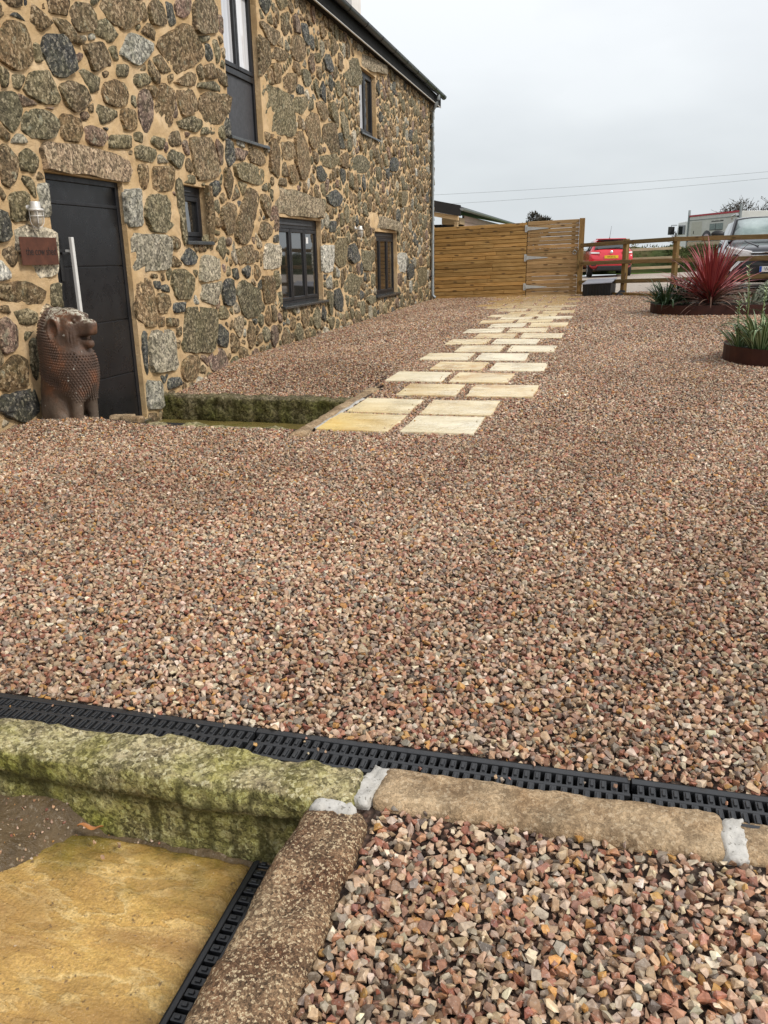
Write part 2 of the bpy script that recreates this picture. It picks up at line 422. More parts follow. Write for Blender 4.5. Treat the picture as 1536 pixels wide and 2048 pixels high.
def keep(X, Y, mslab=-.007):
    k = (X > WX-.02) | (Y < 2.4)
    for h in (HOLE_F, HOLE_D): k &= ~((X > h[0]) & (X < h[1]+.0) & (Y > h[2]) & (Y < h[3]+.0))
    k &= ~((Y > 1.60) & (Y < 1.832) & (X < 2.2))
    k &= ~((Y > 1.585) & (Y < 1.84) & (X < 2.2) & (X > -.49))
    k &= ~((X < -.455) & (Y < 1.60))
    for a in KERB_D: k &= ~((X > a[0]) & (X < a[1]) & (Y > a[2]) & (Y < a[3]))
    for a in SLABS: k &= ~((X > a[0]-mslab) & (X < a[1]+mslab) & (Y > a[2]-mslab) & (Y < a[3]+mslab))
    for p in (P1, P2): k &= ~stad(p, X, Y, .005)
    return k
def wedge(X, Y, m=.9):     # the yard in front of the steps that the photo takes in, with room for a step aside
    return (X > -.86*Y-.6-m) & (X < .18*Y+.42+m) & (X > WX) & (X < 6.9)
def gravel(name, y0, y1, s, size, layers, label, x0=WX, x1=6.9, zoff=0.):
    ax, ay, az, asc = [], [], [], []
    for l in range(layers):
        X, Y = jgrid(x0, x1, y0, y1, s); k = wedge(X, Y) & keep(X, Y); X, Y = X[k], Y[k]
        sc = size*np.clip(RNG.lognormal(0, .24, len(X)), .5, 1.65)
        ax.append(X); ay.append(Y); asc.append(sc)
        az.append(gz(X, Y)+zoff+RNG.uniform(-.006, .0055, len(X))*(s/.018)-l*size*1.25)
    place_gravel(name, *[np.concatenate(q) for q in (ax, ay, az, asc)], label=label)
gravel('gravel', .2, 1.59, .0178, .0121, 3, 'coarse pinkish gravel between the kerb stones in front', x0=-.5, x1=1.9, zoff=.002)
gravel('gravel', 1.82, 3.2, .0180, .0113, 2, 'loose pink and cream gravel beyond the black drain')
gravel('gravel', 3.2, 6.2, .0186, .0114, 2, 'pink gravel across the middle of the yard')
gravel('gravel', 6.2, 11, .0205, .0122, 1, 'pink gravel beside the stepping slabs')
gravel('gravel', 11, 21.75, .027, .0155, 1, 'far pink gravel up to the timber gate')

# slabs
t = NT('path_sandstone')
r = t.rnd()
off = t.n('ShaderNodeCombineXYZ'); t.put(off.inputs[0], t.math('MULTIPLY', r, 40.)); t.put(off.inputs[1], t.math('MULTIPLY', r, 23.))
va = t.n('ShaderNodeVectorMath', operation='ADD'); t.put(va.inputs[0], t.pos); t.put(va.inputs[1], off.outputs[0]); v = va.outputs[0]
w = t.noise(2.0, 6, .62, vec=t.mapped(v, scale=(.6, 1.7, 1), rot=(0, 0, .5)), dist=1.8)
c = t.ramp(w, [(.30, (.46, .32, .13)), (.44, (.60, .47, .25)), (.56, (.68, .58, .38)), (.66, (.62, .49, .28)), (.76, (.50, .33, .14))])
c = t.mix(t.ramp(r, [(.25, 0), (.75, .8)]), c, t.ramp(w, [(.35, (.62, .56, .40)), (.6, (.74, .69, .55))]))
c = t.mix(t.math('MULTIPLY', t.ramp(t.noise(1.7, 5, .7, vec=v), [(.52, 0), (.62, 1)]), t.ramp(r, [(.1, .75), (.55, .1)])), c, (.42, .235, .07))
c = t.mix(t.ramp(t.noise(55, 3), [(.62, 0), (.72, .3)]), c, (.30, .20, .10))
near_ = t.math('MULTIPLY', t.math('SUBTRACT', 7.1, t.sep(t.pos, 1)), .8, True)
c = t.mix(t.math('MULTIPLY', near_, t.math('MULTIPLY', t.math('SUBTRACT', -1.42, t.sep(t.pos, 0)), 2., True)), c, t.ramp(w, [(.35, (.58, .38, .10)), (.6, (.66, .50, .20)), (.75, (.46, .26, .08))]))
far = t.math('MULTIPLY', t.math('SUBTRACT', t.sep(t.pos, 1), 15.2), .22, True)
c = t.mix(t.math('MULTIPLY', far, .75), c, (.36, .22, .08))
c = t.mix(t.ramp(t.noise(3.1, 5, .65, vec=v), [(.50, 0), (.64, .25)]), c, (.42, .38, .30))
c = t.mix(1, c, (1.24, 1.22, 1.16), 'MULTIPLY')
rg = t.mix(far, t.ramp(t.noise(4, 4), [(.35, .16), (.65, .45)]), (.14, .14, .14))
M['slab'] = t.done(c, rg, t.bump(t.noise(14, 5, .6, dist=.8), .5, .016), spec=.55)
path = empty('stepping_stone_path', (-1.3, 5.6, 0)); path['kind'] = 'structure'
for i, (x0, x1, y0, y1) in enumerate(SLABS):
    cx, cy = (x0+x1)/2, (y0+y1)/2; hx, hy = (x1-x0)/2, (y1-y0)/2
    z = gzf(cx, cy)
    bm = bmesh.new(); n = 5
    rnd = random.Random(i)
    ring = []
    for (ax, ay, bx, by) in ((-1, -1, 1, -1), (1, -1, 1, 1), (1, 1, -1, 1), (-1, 1, -1, -1)):
        for k in range(n):
            f = k/n; q = 0 if k == 0 else rnd.uniform(-.008, .006)
            ring.append(((ax+(bx-ax)*f)*hx+q, (ay+(by-ay)*f)*hy+q))
    top = [bm.verts.new((a, b, gzf(cx+a, cy+b)-z+.016)) for a, b in ring]; mid = [bm.verts.new((a*1.006, b*1.006, gzf(cx+a, cy+b)-z+.011)) for a, b in ring]
    bot = [bm.verts.new((a*1.006, b*1.006, gzf(cx+a, cy+b)-z-.03)) for a, b in ring]
    bm.faces.new(top)
    for A, B in ((top, mid), (mid, bot)):
        for k in range(len(ring)):
            k2 = (k+1) % len(ring); bm.faces.new((A[k], B[k], B[k2], A[k2]))
    bmesh.ops.recalc_face_normals(bm, faces=bm.faces)
    me = bpy.data.meshes.new('paving_slab'); bm.to_mesh(me); bm.free()
    o = link_mesh('paving_slab', me, M['slab'], path); o.location = (cx+1.3, cy-5.6, z)

# ------------------------------------------------------------------ the stone barn
WY0, WY1, WZ0, WZ1 = 2.4, 21.9, -.5, 4.80
OPEN = {'door': (6.14, 7.28, -.26, 1.96), 'W1': (9.75, 10.78, 2.655, 4.42), 'W2': (15.3, 16.4, 3.39, 4.47),
        'W3': (11.13, 12.92, .60, 1.81), 'W4': (16.1, 17.9, .50, 1.73), 'W5': (8.43, 8.99, 1.45, 2.03)}
TC = {'b': (.165, .108, .056), 'k': (.150, .122, .070), 'g': (.29, .265, .21), 'G': (.44, .41, .345), 'd': (.052, .055, .058),
      'r': (.17, .105, .078), 'l': (.31, .215, .135), 't': (.30, .24, .165)}
STONES=[(6.021,2.964,0.106,-0.097,-0.033,-0.078,'d'),(6.583,3.233,0.127,-0.088,-0.02,-0.077,'b'),(6.92,3.234,0.136,0.059,0.062,-0.07,'b'),
(7.3,3.225,0.16,-0.03,0.029,-0.081,'k'),(7.555,3.435,0.222,-0.142,-0.024,-0.116,'b'),(5.956,2.823,0.18,0.032,0.064,-0.135,'b'),
(6.247,2.832,0.061,0.005,0.018,-0.062,'k'),(6.527,2.868,0.144,0.084,0.062,-0.114,'d'),(6.675,3.08,0.2,-0.062,-0.02,-0.06,'b'),
(7.102,2.982,0.158,0.058,0.059,-0.102,'b'),(7.75,3.172,0.219,-0.149,-0.016,-0.132,'g'),(8.683,3.364,0.354,0.24,0.17,-0.112,'b'),
(8.223,3.59,0.138,0.043,0.049,-0.094,'b'),(8.758,3.758,0.139,-0.016,0.034,-0.084,'r'),(9.314,3.809,0.33,-0.03,0.078,-0.163,'b'),
(8.062,3.338,0.153,0.055,0.057,-0.077,'b'),(9.224,3.604,0.122,0.044,0.044,-0.05,'k'),(9.316,3.437,0.101,0.042,0.03,-0.076,'d'),
(8.308,3.156,0.18,0.09,0.077,-0.063,'b'),(9.318,3.247,0.158,0.024,0.04,-0.09,'b'),(8.741,3.086,0.204,-0.079,-0.005,-0.074,'b'),
(5.968,2.592,0.069,-0.014,0.012,-0.063,'k'),(6.284,2.6,0.186,-0.073,0.003,-0.114,'k'),(6.932,2.75,0.145,0.081,0.065,-0.075,'k'),
(6.669,2.599,0.136,0.079,0.061,-0.079,'b'),(7.31,2.72,0.185,-0.02,0.03,-0.093,'b'),(7.474,2.93,0.108,-0.012,0.02,-0.057,'k'),
(7.811,2.897,0.131,-0.013,0.023,-0.062,'k'),(7.812,2.642,0.118,-0.015,0.02,-0.154,'r'),(8.214,2.754,0.167,0.02,0.035,-0.17,'b'),
(5.812,2.341,0.127,0.007,0.031,-0.118,'k'),(6.021,2.454,0.105,-0.044,-0.014,-0.049,'r'),(6.155,2.306,0.174,-0.048,0.005,-0.095,'k'),
(6.287,2.447,0.085,-0.02,-0.001,-0.031,'r'),(7.118,2.529,0.142,0.067,0.059,-0.063,'k'),(7.489,2.526,0.123,0.012,0.027,-0.078,'b'),
(6.537,2.317,0.159,-0.06,-0.004,-0.092,'b'),(6.891,2.309,0.137,-0.074,-0.028,-0.065,'r'),(7.296,2.308,0.203,-0.025,0.014,-0.068,'k'),
(8.697,2.855,0.217,0.028,0.049,-0.121,'b'),(9.326,2.892,0.331,-0.026,0.049,-0.143,'b'),(9.286,3.076,0.277,-0.029,0.036,-0.075,'k'),
(8.725,2.66,0.208,-0.06,-0.005,-0.065,'k'),(9.165,2.614,0.189,-0.037,0.01,-0.064,'k'),(5.897,2.169,0.108,-0.009,0.013,-0.04,'g'),
(5.949,2.023,0.094,-0.007,0.014,-0.082,'k'),(7.748,2.255,0.176,-0.042,-0.005,-0.058,'k'),(7.995,2.375,0.113,-0.053,-0.007,-0.06,'k'),
(8.344,2.26,0.173,-0.074,-0.012,-0.08,'k'),(8.352,2.458,0.118,0.015,0.023,-0.074,'b'),(9.01,2.355,0.306,0.066,0.057,-0.2,'b'),
(7.664,2.043,0.076,-0.007,0.009,-0.11,'b'),(8.03,2.044,0.231,-0.024,0.018,-0.12,'b'),(8.369,1.736,0.098,-0.011,0.007,-0.286,'k'),
(8.973,1.722,0.129,-0.006,0.009,-0.289,'b'),(9.245,2.035,0.115,0.002,0.012,-0.078,'d'),(7.433,1.73,0.159,0.013,0.018,-0.176,'g'),
(7.92,1.71,0.274,-0.003,0.023,-0.157,'k'),(5.778,1.686,0.126,-0.01,0.013,-0.107,'k'),(6.09,1.735,0.075,-0.007,0.009,-0.149,'g'),
(7.64,1.313,0.338,-0.019,0.008,-0.195,'g'),(5.692,1.962,0.092,-0.001,0.016,-0.122,'b'),(8.152,1.43,0.102,-0.012,0.001,-0.062,'b'),
(7.71,1.021,0.079,-0.009,-0.003,-0.043,'d'),(8.433,1.296,0.178,-0.043,-0.015,-0.075,'d'),(6.794,2.459,0.053,-0.039,-0.01,-0.035,'r'),
(8.627,2.404,0.1,-0.013,0.011,-0.066,'r'),(6.798,2.911,0.043,-0.039,-0.005,-0.036,'r'),(7.056,2.401,0.063,-0.021,-0.004,-0.025,'d'),
(8.258,1.898,0.079,-0.008,0.005,-0.044,'r'),(5.656,1.04,0.231,-0.025,-0.023,-0.068,'b'),(6.095,0.991,0.083,-0.005,0.001,-0.097,'k'),
(5.64,0.856,0.122,-0.019,-0.016,-0.052,'k'),(5.443,0.919,0.06,-0.007,-0.004,-0.03,'b'),(5.42,0.712,0.094,-0.014,-0.003,-0.137,'r'),
(5.401,0.411,0.145,-0.069,-0.039,-0.136,'b'),(5.684,0.699,0.082,-0.016,-0.012,-0.044,'k'),(5.679,0.496,0.049,-0.013,-0.003,-0.144,'k'),
(5.417,0.184,0.222,0.031,0.015,-0.109,'d'),(7.45,0.857,0.158,0.001,-0,-0.218,'b'),(7.76,0.832,0.154,-0.017,-0.009,-0.083,'b'),
(8.185,0.777,0.186,-0,-0.003,-0.046,'d'),(8.26,0.996,0.236,-0.024,-0.008,-0.125,'k'),(8.893,0.924,0.236,-0.109,-0.038,-0.134,'g'),
(7.95,0.633,0.145,-0.018,-0.017,-0.048,'b'),(8.56,0.505,0.374,-0.097,-0.047,-0.251,'k'),(7.71,0.353,0.274,-0.028,-0.025,-0.219,'g'),
(7.411,0.386,0.076,-0.015,-0.006,-0.224,'d'),(7.449,-0.065,0.135,-0.016,-0.018,-0.16,'g'),(7.858,0.003,0.128,0.023,0.004,-0.048,'d'),
(8.276,0.113,0.155,-0.072,-0.033,-0.123,'b'),(8.937,0.114,0.199,0.049,-0.001,-0.123,'r'),(8.146,1.24,0.094,-0.01,-0.001,-0.052,'b'),
(8.915,1.248,0.218,-0.108,-0.038,-0.105,'g'),(9.027,1.456,0.163,-0.042,-0.011,-0.071,'k'),(10.852,3.713,0.217,0.03,0.051,-0.206,'b'),
(11.091,4.041,0.367,-0.161,0.002,-0.114,'b'),(10.805,1.276,0.317,-0.027,-0.002,-0.174,'G'),(13.21,1.238,0.395,-0.025,-0.003,-0.203,'G'),
(18.261,1.135,0.319,0.022,-0.001,-0.215,'G'),(13.874,1.34,0.295,-0.023,0,-0.198,'k'),(14.584,1.312,0.37,0.076,0.017,-0.143,'d'),
(14.529,0.781,0.441,-0.231,-0.061,-0.158,'k'),(13.737,0.54,0.308,0.031,-0.008,-0.177,'d'),(13.251,0.539,0.17,0.028,-0.005,-0.172,'k'),
(10.1,1.788,0.23,-0.188,-0.01,-0.267,'b'),(9.566,1.73,0.195,0.006,0.014,-0.151,'b'),(9.921,1.378,0.247,0.009,0.009,-0.179,'b'),
(8.923,1.16,0.267,-0.028,-0.005,-0.152,'g'),(9.931,0.783,0.302,0.01,-0.004,-0.196,'k'),(9.417,0.885,0.178,0.004,-0.001,-0.129,'d'),
(10.613,0.856,0.212,0.014,-0.002,-0.186,'b'),(8.904,0.944,0.224,-0.118,-0.036,-0.145,'g'),(9.195,0.649,0.187,-0.014,-0.012,-0.08,'k'),
(9.616,1.09,0.106,0.003,0.001,-0.077,'d'),(9.959,1.102,0.113,0.004,0.002,-0.069,'d'),(9.973,2.475,0.166,-0.073,-0.007,-0.072,'r'),
(10.495,2.481,0.19,0.068,0.043,-0.075,'b'),(10.283,2.283,0.411,-0.092,-0.023,-0.088,'k'),(9.669,2.444,0.109,0.029,0.017,-0.156,'d'),
(12.162,2.699,0.292,0.078,0.043,-0.252,'b'),(11.579,2.702,0.209,0.073,0.041,-0.103,'b'),(12.709,3.094,0.252,0.031,0.039,-0.197,'b'),
(11.105,2.53,0.161,-0.032,0.016,-0.206,'b'),(13.518,3.078,0.307,0.137,0.055,-0.206,'b'),(14.12,3.112,0.161,0.071,0.026,-0.127,'d'),
(13.77,3.445,0.203,0.084,0.039,-0.153,'k'),(14.33,3.374,0.207,0.037,0.032,-0.169,'k'),(13.401,2.79,0.333,0.14,0.068,-0.11,'k'),
(14.314,2.817,0.279,-0.013,0.027,-0.116,'b'),(15.195,2.847,0.366,0.236,0.088,-0.09,'k'),(12.562,4.344,0.14,0.048,0.036,-0.134,'d'),
(12.834,4.297,0.08,0.033,0.02,-0.088,'d'),(12.213,4.084,0.227,0.041,0.056,-0.123,'b'),(13.586,4.162,0.187,0.057,0.045,-0.101,'d'),
(11.821,3.581,0.211,-0.015,0.036,-0.104,'b'),(12.231,3.568,0.124,0.061,0.034,-0.049,'d'),(12.123,3.82,0.159,0.034,0.038,-0.075,'b'),
(14.894,4.287,0.359,0.044,0.074,-0.179,'k'),(13.663,2.184,0.272,0.201,0.07,-0.076,'d'),(13.048,2.512,0.217,-0.012,0.018,-0.096,'d'),
(17.72,3.08,0.333,-0.007,0.031,-0.11,'d'),(17.234,2.852,0.185,0.028,0.019,-0.089,'d'),(11.36,3.619,0.176,0.06,0.044,-0.113,'b'),
(11.453,3.851,0.226,-0.114,0.001,-0.082,'b'),(13.126,3.422,0.223,0.12,0.056,-0.09,'b'),(12.187,3.349,0.272,-0.014,0.041,-0.098,'k'),
(12.681,3.424,0.146,-0.014,0.022,-0.101,'k'),(12.517,3.766,0.169,0.096,0.048,-0.073,'k'),(16.12,4.78,0.224,-0.009,0.045,-0.108,'b'),
(13.483,1.748,0.171,-0.012,0.005,-0.102,'d'),(15.357,1.194,0.33,-0.016,-0.003,-0.175,'k'),(15.745,0.463,0.321,-0.007,-0.017,-0.077,'k'),
(18.28,0.013,0.543,-0.005,-0.037,-0.107,'b'),(20.357,0.769,0.422,-0.005,-0.011,-0.231,'k'),(19.126,0.928,0.332,-0.006,-0.007,-0.154,'d'),
(18.557,2.464,0.459,-0.007,0.026,-0.151,'k'),(10.648,1.607,0.195,-0.015,0.004,-0.092,'b'),(9.87,1.874,0.093,0.047,0.017,-0.06,'d'),
(11.326,2.24,0.153,-0.01,0.011,-0.064,'b'),(11.789,2.403,0.195,0.045,0.027,-0.113,'b')]
POLYS=[([(6.071, 2.173), (6.346, 2.208), (6.668, 2.219), (7.109, 2.214), (7.51, 2.192), (7.47, 2.001), (7.346, 1.957), (6.831, 1.976), (6.124, 1.969)], 'l'), ([(8.318, 2.123), (8.66, 2.144), (9.022, 2.128), (9.025, 2.044), (8.428, 2.039), (8.322, 2.067)], 'k'), ([(5.658, 1.527), (5.902, 1.545), (6.14, 1.524), (6.138, 1.34), (6.144, 1.165), (5.878, 1.12), (5.636, 1.139), (5.64, 1.34)], 'G'), ([(10.802, 3.401), (11.275, 3.438), (11.749, 3.427), (11.899, 3.16), (11.892, 2.895), (11.301, 2.855), (10.849, 2.859), (10.813, 3.142)], 'k'), ([(10.968, 2.204), (11.889, 2.193), (12.973, 2.109), (12.962, 1.843), (11.904, 1.827), (11.086, 1.845), (10.995, 2.011)], 't'), ([(15.68, 2.056), (16.725, 2.039), (17.978, 1.934), (17.968, 1.768), (16.706, 1.792), (15.826, 1.79)], 't'), ([(15.124, 4.652), (16.006, 4.731), (17.027, 4.769), (17.015, 4.615), (15.985, 4.488), (15.217, 4.504)], 't')]

def inside_open(y, z, m=0.):
    for a in OPEN.values():
        if a[0]-m < y < a[1]+m and a[2]-m < z < a[3]+m: return True
    return False
def clip(poly, px, py, nx, ny):
    """keep the side of the line through p that the normal n points away from"""
    out = []; n = len(poly)
    for i in range(n):
        a, b = poly[i], poly[(i+1) % n]
        da = (a[0]-px)*nx+(a[1]-py)*ny; db = (b[0]-px)*nx+(b[1]-py)*ny
        if da <= 0: out.append(a)
        if (da < 0 < db) or (db < 0 < da):
            f = da/(da-db); out.append((a[0]+(b[0]-a[0])*f, a[1]+(b[1]-a[1])*f))
    return out
rnd = random.Random(3)
fixed = []       # (outline, centre, type)
def soften(poly, f, n=1):
    for _ in range(n):
        q = []
        for i in range(len(poly)):
            a, b = poly[i], poly[(i+1) % len(poly)]
            q += [(a[0]*(1-f)+b[0]*f, a[1]*(1-f)+b[1]*f), (a[0]*f+b[0]*(1-f), a[1]*f+b[1]*(1-f))]
        poly = q
    return poly
def sup(c, A, e=3.6, grow=1.33, box=False):
    o = []; n = rnd.choice((5, 6, 6, 7, 7, 8)); ph = rnd.uniform(0, 6.28)
    if box: n = 4; ph = .785
    for k in range(n):
        t_ = ph+2*math.pi*(k+rnd.uniform(-.24, .24)*(.35 if box else 1))/n; cx, sx = math.cos(t_), math.sin(t_)
        r_ = (abs(cx)**e+abs(sx)**e)**(-1/e)*(grow-(.06 if box else 0))*rnd.uniform(.90, 1.08)
        o.append((c[0]+(A[0]*cx+A[1]*sx)*r_, c[1]+(A[2]*cx+A[3]*sx)*r_))
    return soften(o, .11)
for s_ in STONES: fixed.append((sup(s_[:2], s_[2:6], box=s_[6] in 'gG' or rnd.random() < .25), s_[:2], s_[6]))
for p_, ty in POLYS:
    p_ = p_[::-1] if sum((p_[i][0]*p_[(i+1) % len(p_)][1]-p_[(i+1) % len(p_)][0]*p_[i][1]) for i in range(len(p_))) < 0 else p_
    q = []
    for i in range(len(p_)):
        a, b = p_[i], p_[(i+1) % len(p_)]
        for f in (0, .34, .67): q.append((a[0]+(b[0]-a[0])*f+rnd.uniform(-.012, .012), a[1]+(b[1]-a[1])*f+rnd.uniform(-.008, .008)))
    fixed.append((q, (sum(a for a, b in q)/len(q), sum(b for a, b in q)/len(q)), ty))
# orient counter-clockwise
def area2(p): return sum(p[i][0]*p[(i+1) % len(p)][1]-p[(i+1) % len(p)][0]*p[i][1] for i in range(len(p)))
fixed = [((p if area2(p) > 0 else p[::-1]), c, ty) for p, c, ty in fixed]
# keep the drawn stones out of each other: the smaller one gives way where two meet
def pip(p, x, y):
    r = False; n = len(p)
    for i in range(n):
        a, b = p[i], p[(i+1) % n]
        if (a[1] > y) != (b[1] > y) and x < (b[0]-a[0])*(y-a[1])/(b[1]-a[1])+a[0]: r = not r
    return r
def hull_edges(p):
    n = len(p); return [(p[i], p[(i+1) % n]) for i in range(n)]
def push_out(poly, c, p, gap):
    best = None
    for a, b in hull_edges(p):
        ex, ey = b[0]-a[0], b[1]-a[1]; l = math.hypot(ex, ey) or 1e-9
        nx, ny = ey/l, -ex/l            # outward for ccw
        d = (c[0]-a[0])*nx+(c[1]-a[1])*ny
        if best is None or d > best[0]: best = (d, a, nx, ny)
    d, a, nx, ny = best
    return clip(poly, a[0]+nx*gap, a[1]+ny*gap, -nx, -ny)
def bb(p): xs_ = [q[0] for q in p]; ys_ = [q[1] for q in p]; return min(xs_), max(xs_), min(ys_), max(ys_)
fixed.sort(key=lambda f: -area2(f[0]))
done_ = []
for p, c, ty in fixed:
    q = p; B = bb(q)
    for p2, c2, t2, B2 in done_:
        if B[0] < B2[1]+.02 and B2[0] < B[1]+.02 and B[2] < B2[3]+.02 and B2[2] < B[3]+.02:
            q2 = push_out(q, c, p2, .014)
            if len(q2) >= 3: q = q2
    for a in OPEN.values():
        if B[0] < a[1] and a[0] < B[1] and B[2] < a[3] and a[2] < B[3]:
            r4 = [(a[0], a[2]), (a[1], a[2]), (a[1], a[3]), (a[0], a[3])]
            q2 = push_out(q, c, r4, -.012)
            if len(q2) >= 3: q = q2
    if area2(q) > .0016:
        done_.append((q, c, ty, bb(q)))
stones = [(q, c, ty) for q, c, ty, B in done_]
# fill the rest: sites of falling size, then power cells
sites = []; grid = {}
def near(y, z, R):
    k = int(R/.25)+1; gy, gz_ = int(y/.25), int(z/.25)
    for a in range(gy-k, gy+k+1):
        for b in range(gz_-k, gz_+k+1):
            for s_ in grid.get((a, b), ()): yield s_
fb = [(p, bb(p)) for p, c, ty in stones]
fgrid = {}
for i, (p, B) in enumerate(fb):
    for a in range(int((B[0]-.3)/.5), int((B[1]+.3)/.5)+1):
        for b in range(int((B[2]-.3)//.5), int((B[3]+.3)//.5)+1): fgrid.setdefault((a, b), []).append(i)
def fnear(y, z): return fgrid.get((int(y/.5), int(z//.5)), ())
def dist_poly(p, y, z):
    best = 9
    for a, b in hull_edges(p):
        ex, ey = b[0]-a[0], b[1]-a[1]; f = max(0, min(1, ((y-a[0])*ex+(z-a[1])*ey)/(ex*ex+ey*ey+1e-12)))
        best = min(best, math.hypot(a[0]+ex*f-y, a[1]+ey*f-z))
    return -best if pip(p, y, z) else best
for r, tries in ((.165, 500), (.135, 1100), (.11, 2200), (.088, 4200), (.068, 7000), (.050, 7000), (.036, 6000)):
    for _ in range(tries):
        y = rnd.uniform(3.0, WY1-.02); z = rnd.uniform(-.35, WZ1+.02)
        if inside_open(y, z, r*.75): continue
        if any(math.hypot(s_[0]-y, s_[1]-z) < .88*(s_[2]+r) for s_ in near(y, z, r+.17)): continue
        if any(dist_poly(fb[i][0], y, z) < r*.56+.011 for i in fnear(y, z)): continue
        s_ = (y, z, r*rnd.uniform(.9, 1.1)); sites.append(s_); grid.setdefault((int(y/.25), int(z/.25)), []).append(s_)
for s_ in sites:
    y, z, r = s_; R = 2.1*r
    an = rnd.uniform(0, 6.28)
    poly = [(y+R*math.cos(an+k*.7854)*rnd.uniform(.75, 1.05), z+R*math.sin(an+k*.7854)*rnd.uniform(.75, 1.05)) for k in range(8)]
    gap = .0105+.048*r
    for q in near(y, z, 2*r+.3):
        if q is s_: continue
        dx, dy = q[0]-y, q[1]-z; d = math.hypot(dx, dy)
        if d > R+q[2]*1.7: continue
        tt = (d*d+r*r-q[2]*q[2])/(2*d)-gap
        poly = clip(poly, y+dx/d*tt, z+dy/d*tt, dx/d, dy/d)
        if len(poly) < 3: break
    if len(poly) < 3: continue
    for i in fnear(y, z):
        poly = push_out(poly, (y, z), fb[i][0], .015)
        if len(poly) < 3: break
    if len(poly) < 3: continue
    for a in OPEN.values():
        if a[0]-R < y < a[1]+R and a[2]-R < z < a[3]+R:
            poly = push_out(poly, (y, z), [(a[0], a[2]), (a[1], a[2]), (a[1], a[3]), (a[0], a[3])], .012)
            if len(poly) < 3: break
    if len(poly) < 3: continue
    poly = clip(poly, WY1-.01, 0, 1, 0)
    if len(poly) < 3 or abs(area2(poly)) < .0022: continue
    poly = soften(poly, .12)      # knock the corners off
    ty = rnd.choices('bkgdrGt', [48, 28, 7, 7, 8, 1.2, 3])[0]
    stones.append((poly, (y, z), ty))

def stone_mesh(poly, ty, seed):
    """a rough stone standing proud of the mortar: rim, shoulder, face"""
    n = len(poly); cy = sum(p[0] for p in poly)/n; cz = sum(p[1] for p in poly)/n
    poly = poly if area2(poly) > 0 else poly[::-1]
    A = abs(area2(poly))/2; k = 10 if A < .008 else (14 if A < .03 else 20)
    per = [0]
    for i in range(n):
        a, b = poly[i], poly[(i+1) % n]; per.append(per[-1]+math.hypot(b[0]-a[0], b[1]-a[1]))
    out = []
    j = 0
    for i in range(k):
        s_ = per[-1]*i/k
        while per[j+1] < s_: j += 1
        a, b = poly[j], poly[(j+1) % n]; f = (s_-per[j])/max(1e-9, per[j+1]-per[j])
        out.append((a[0]+(b[0]-a[0])*f-cy, a[1]+(b[1]-a[1])*f-cz))
    R = math.sqrt(A/math.pi); r_ = random.Random(seed)
    h = min(.036, .016+.11*R)*r_.uniform(.7, 1.25); jit = .05*R+.002
    ta, tb = r_.uniform(-.1, .1), r_.uniform(-.1, .1)
    vs_ = []; 
    for p in out: vs_.append((-.012, p[0], p[1]))
    ox, oy = r_.uniform(0, 50), r_.uniform(0, 50)
    sh = max(.76, 1-.011/max(R, .02))
    for sc, hh in ((sh, .80), (.55, 1.0)):
        for p in out:
            a, b = p[0]*sc+r_.uniform(-jit, jit)*.6, p[1]*sc+r_.uniform(-jit, jit)*.6
            vs_.append((h*hh+(ta*a+tb*b)+.16*h*mnoise.noise(Vector((a*14+ox, b*14+oy, 0)))*2, a, b))
    vs_.append((h*1.02, 0, 0))
    fs = []
    for q in range(2):
        for i in range(k):
            i2 = (i+1) % k; fs.append((q*k+i, q*k+i2, (q+1)*k+i2, (q+1)*k+i))
    c_ = 3*k
    for i in range(k): fs.append((2*k+i, 2*k+(i+1) % k, c_))
    b_ = TC[ty]; v_ = r_.uniform(.78, 1.25); w_ = r_.uniform(-.06, .06)
    col = (b_[0]*v_*(1+w_), b_[1]*v_, b_[2]*v_*(1-w_*1.5))
    return vs_, fs, col, (cy, cz), A

t = NT('mortar')
nz = t.noise(3.2, 5, .6)
c = t.ramp(nz, [(.3, (.55, .37, .18)), (.50, (.69, .49, .27)), (.70, (.77, .58, .36))])
c = t.mix(t.ramp(t.noise(.55, 3), [(.4, 0), (.7, .5)]), c, (.54, .36, .19))
c = t.mix(t.ramp(t.noise(7, 5, .7), [(.50, 0), (.68, .55)]), c, (.40, .26, .14))
c = t.mix(t.ramp(t.noise(90, 3, .7), [(.55, 0), (.75, .35)]), c, (.40, .27, .16))
low = t.math('MULTIPLY', t.math('SUBTRACT', .35, t.sep(t.pos, 2)), 1.6, True)
c = t.mix(t.math('MULTIPLY', low, t.ramp(t.noise(6, 4), [(.35, 0), (.7, .7)])), c, (.16, .14, .07))
M['mortar'] = t.done(c, .92, t.bump(t.mix(.4, t.noise(17, 6, .65, dist=1.2), t.noise(110, 4, .7)), 1.0, .024), spec=.2)
M['wall_stone'] = granite('wall_stone', (.10, .075, .05), (.20, .15, .1), (.56, .48, .33), cell=42, amount=.72, lichen=.6, tint=True, bump=1.0,
                          moss=((.075, .072, .028), .35))
M['jet'] = plain('dark_frame_paint', (.014, .014, .016), .42, var=.25, spec=.4)
M['door_paint'] = plain('door_paint', (.0125, .012, .013), .30, var=.3, scale=3, spec=.35)
M['grey_panel'] = plain('grey_panel', (.045, .045, .05), .5, var=.1)
t = NT('window_glass'); c = t.ramp(t.noise(1.5, 3), [(.3, (.010, .011, .012)), (.7, (.035, .032, .026))])
M['glass'] = t.done(c, .03, None, spec=1.0, IOR=2.1)
t = NT('pale_banded_glass'); M['pale_banded'] = t.done(t.ramp(t.noise(9, 3, vec=t.mapped(t.pos, scale=(1, 1, .04))), [(.35, (.50, .51, .54)), (.6, (.80, .80, .82))]), .05, None, spec=1.0, IOR=1.7)  # glass with a pale base colour in vertical bands
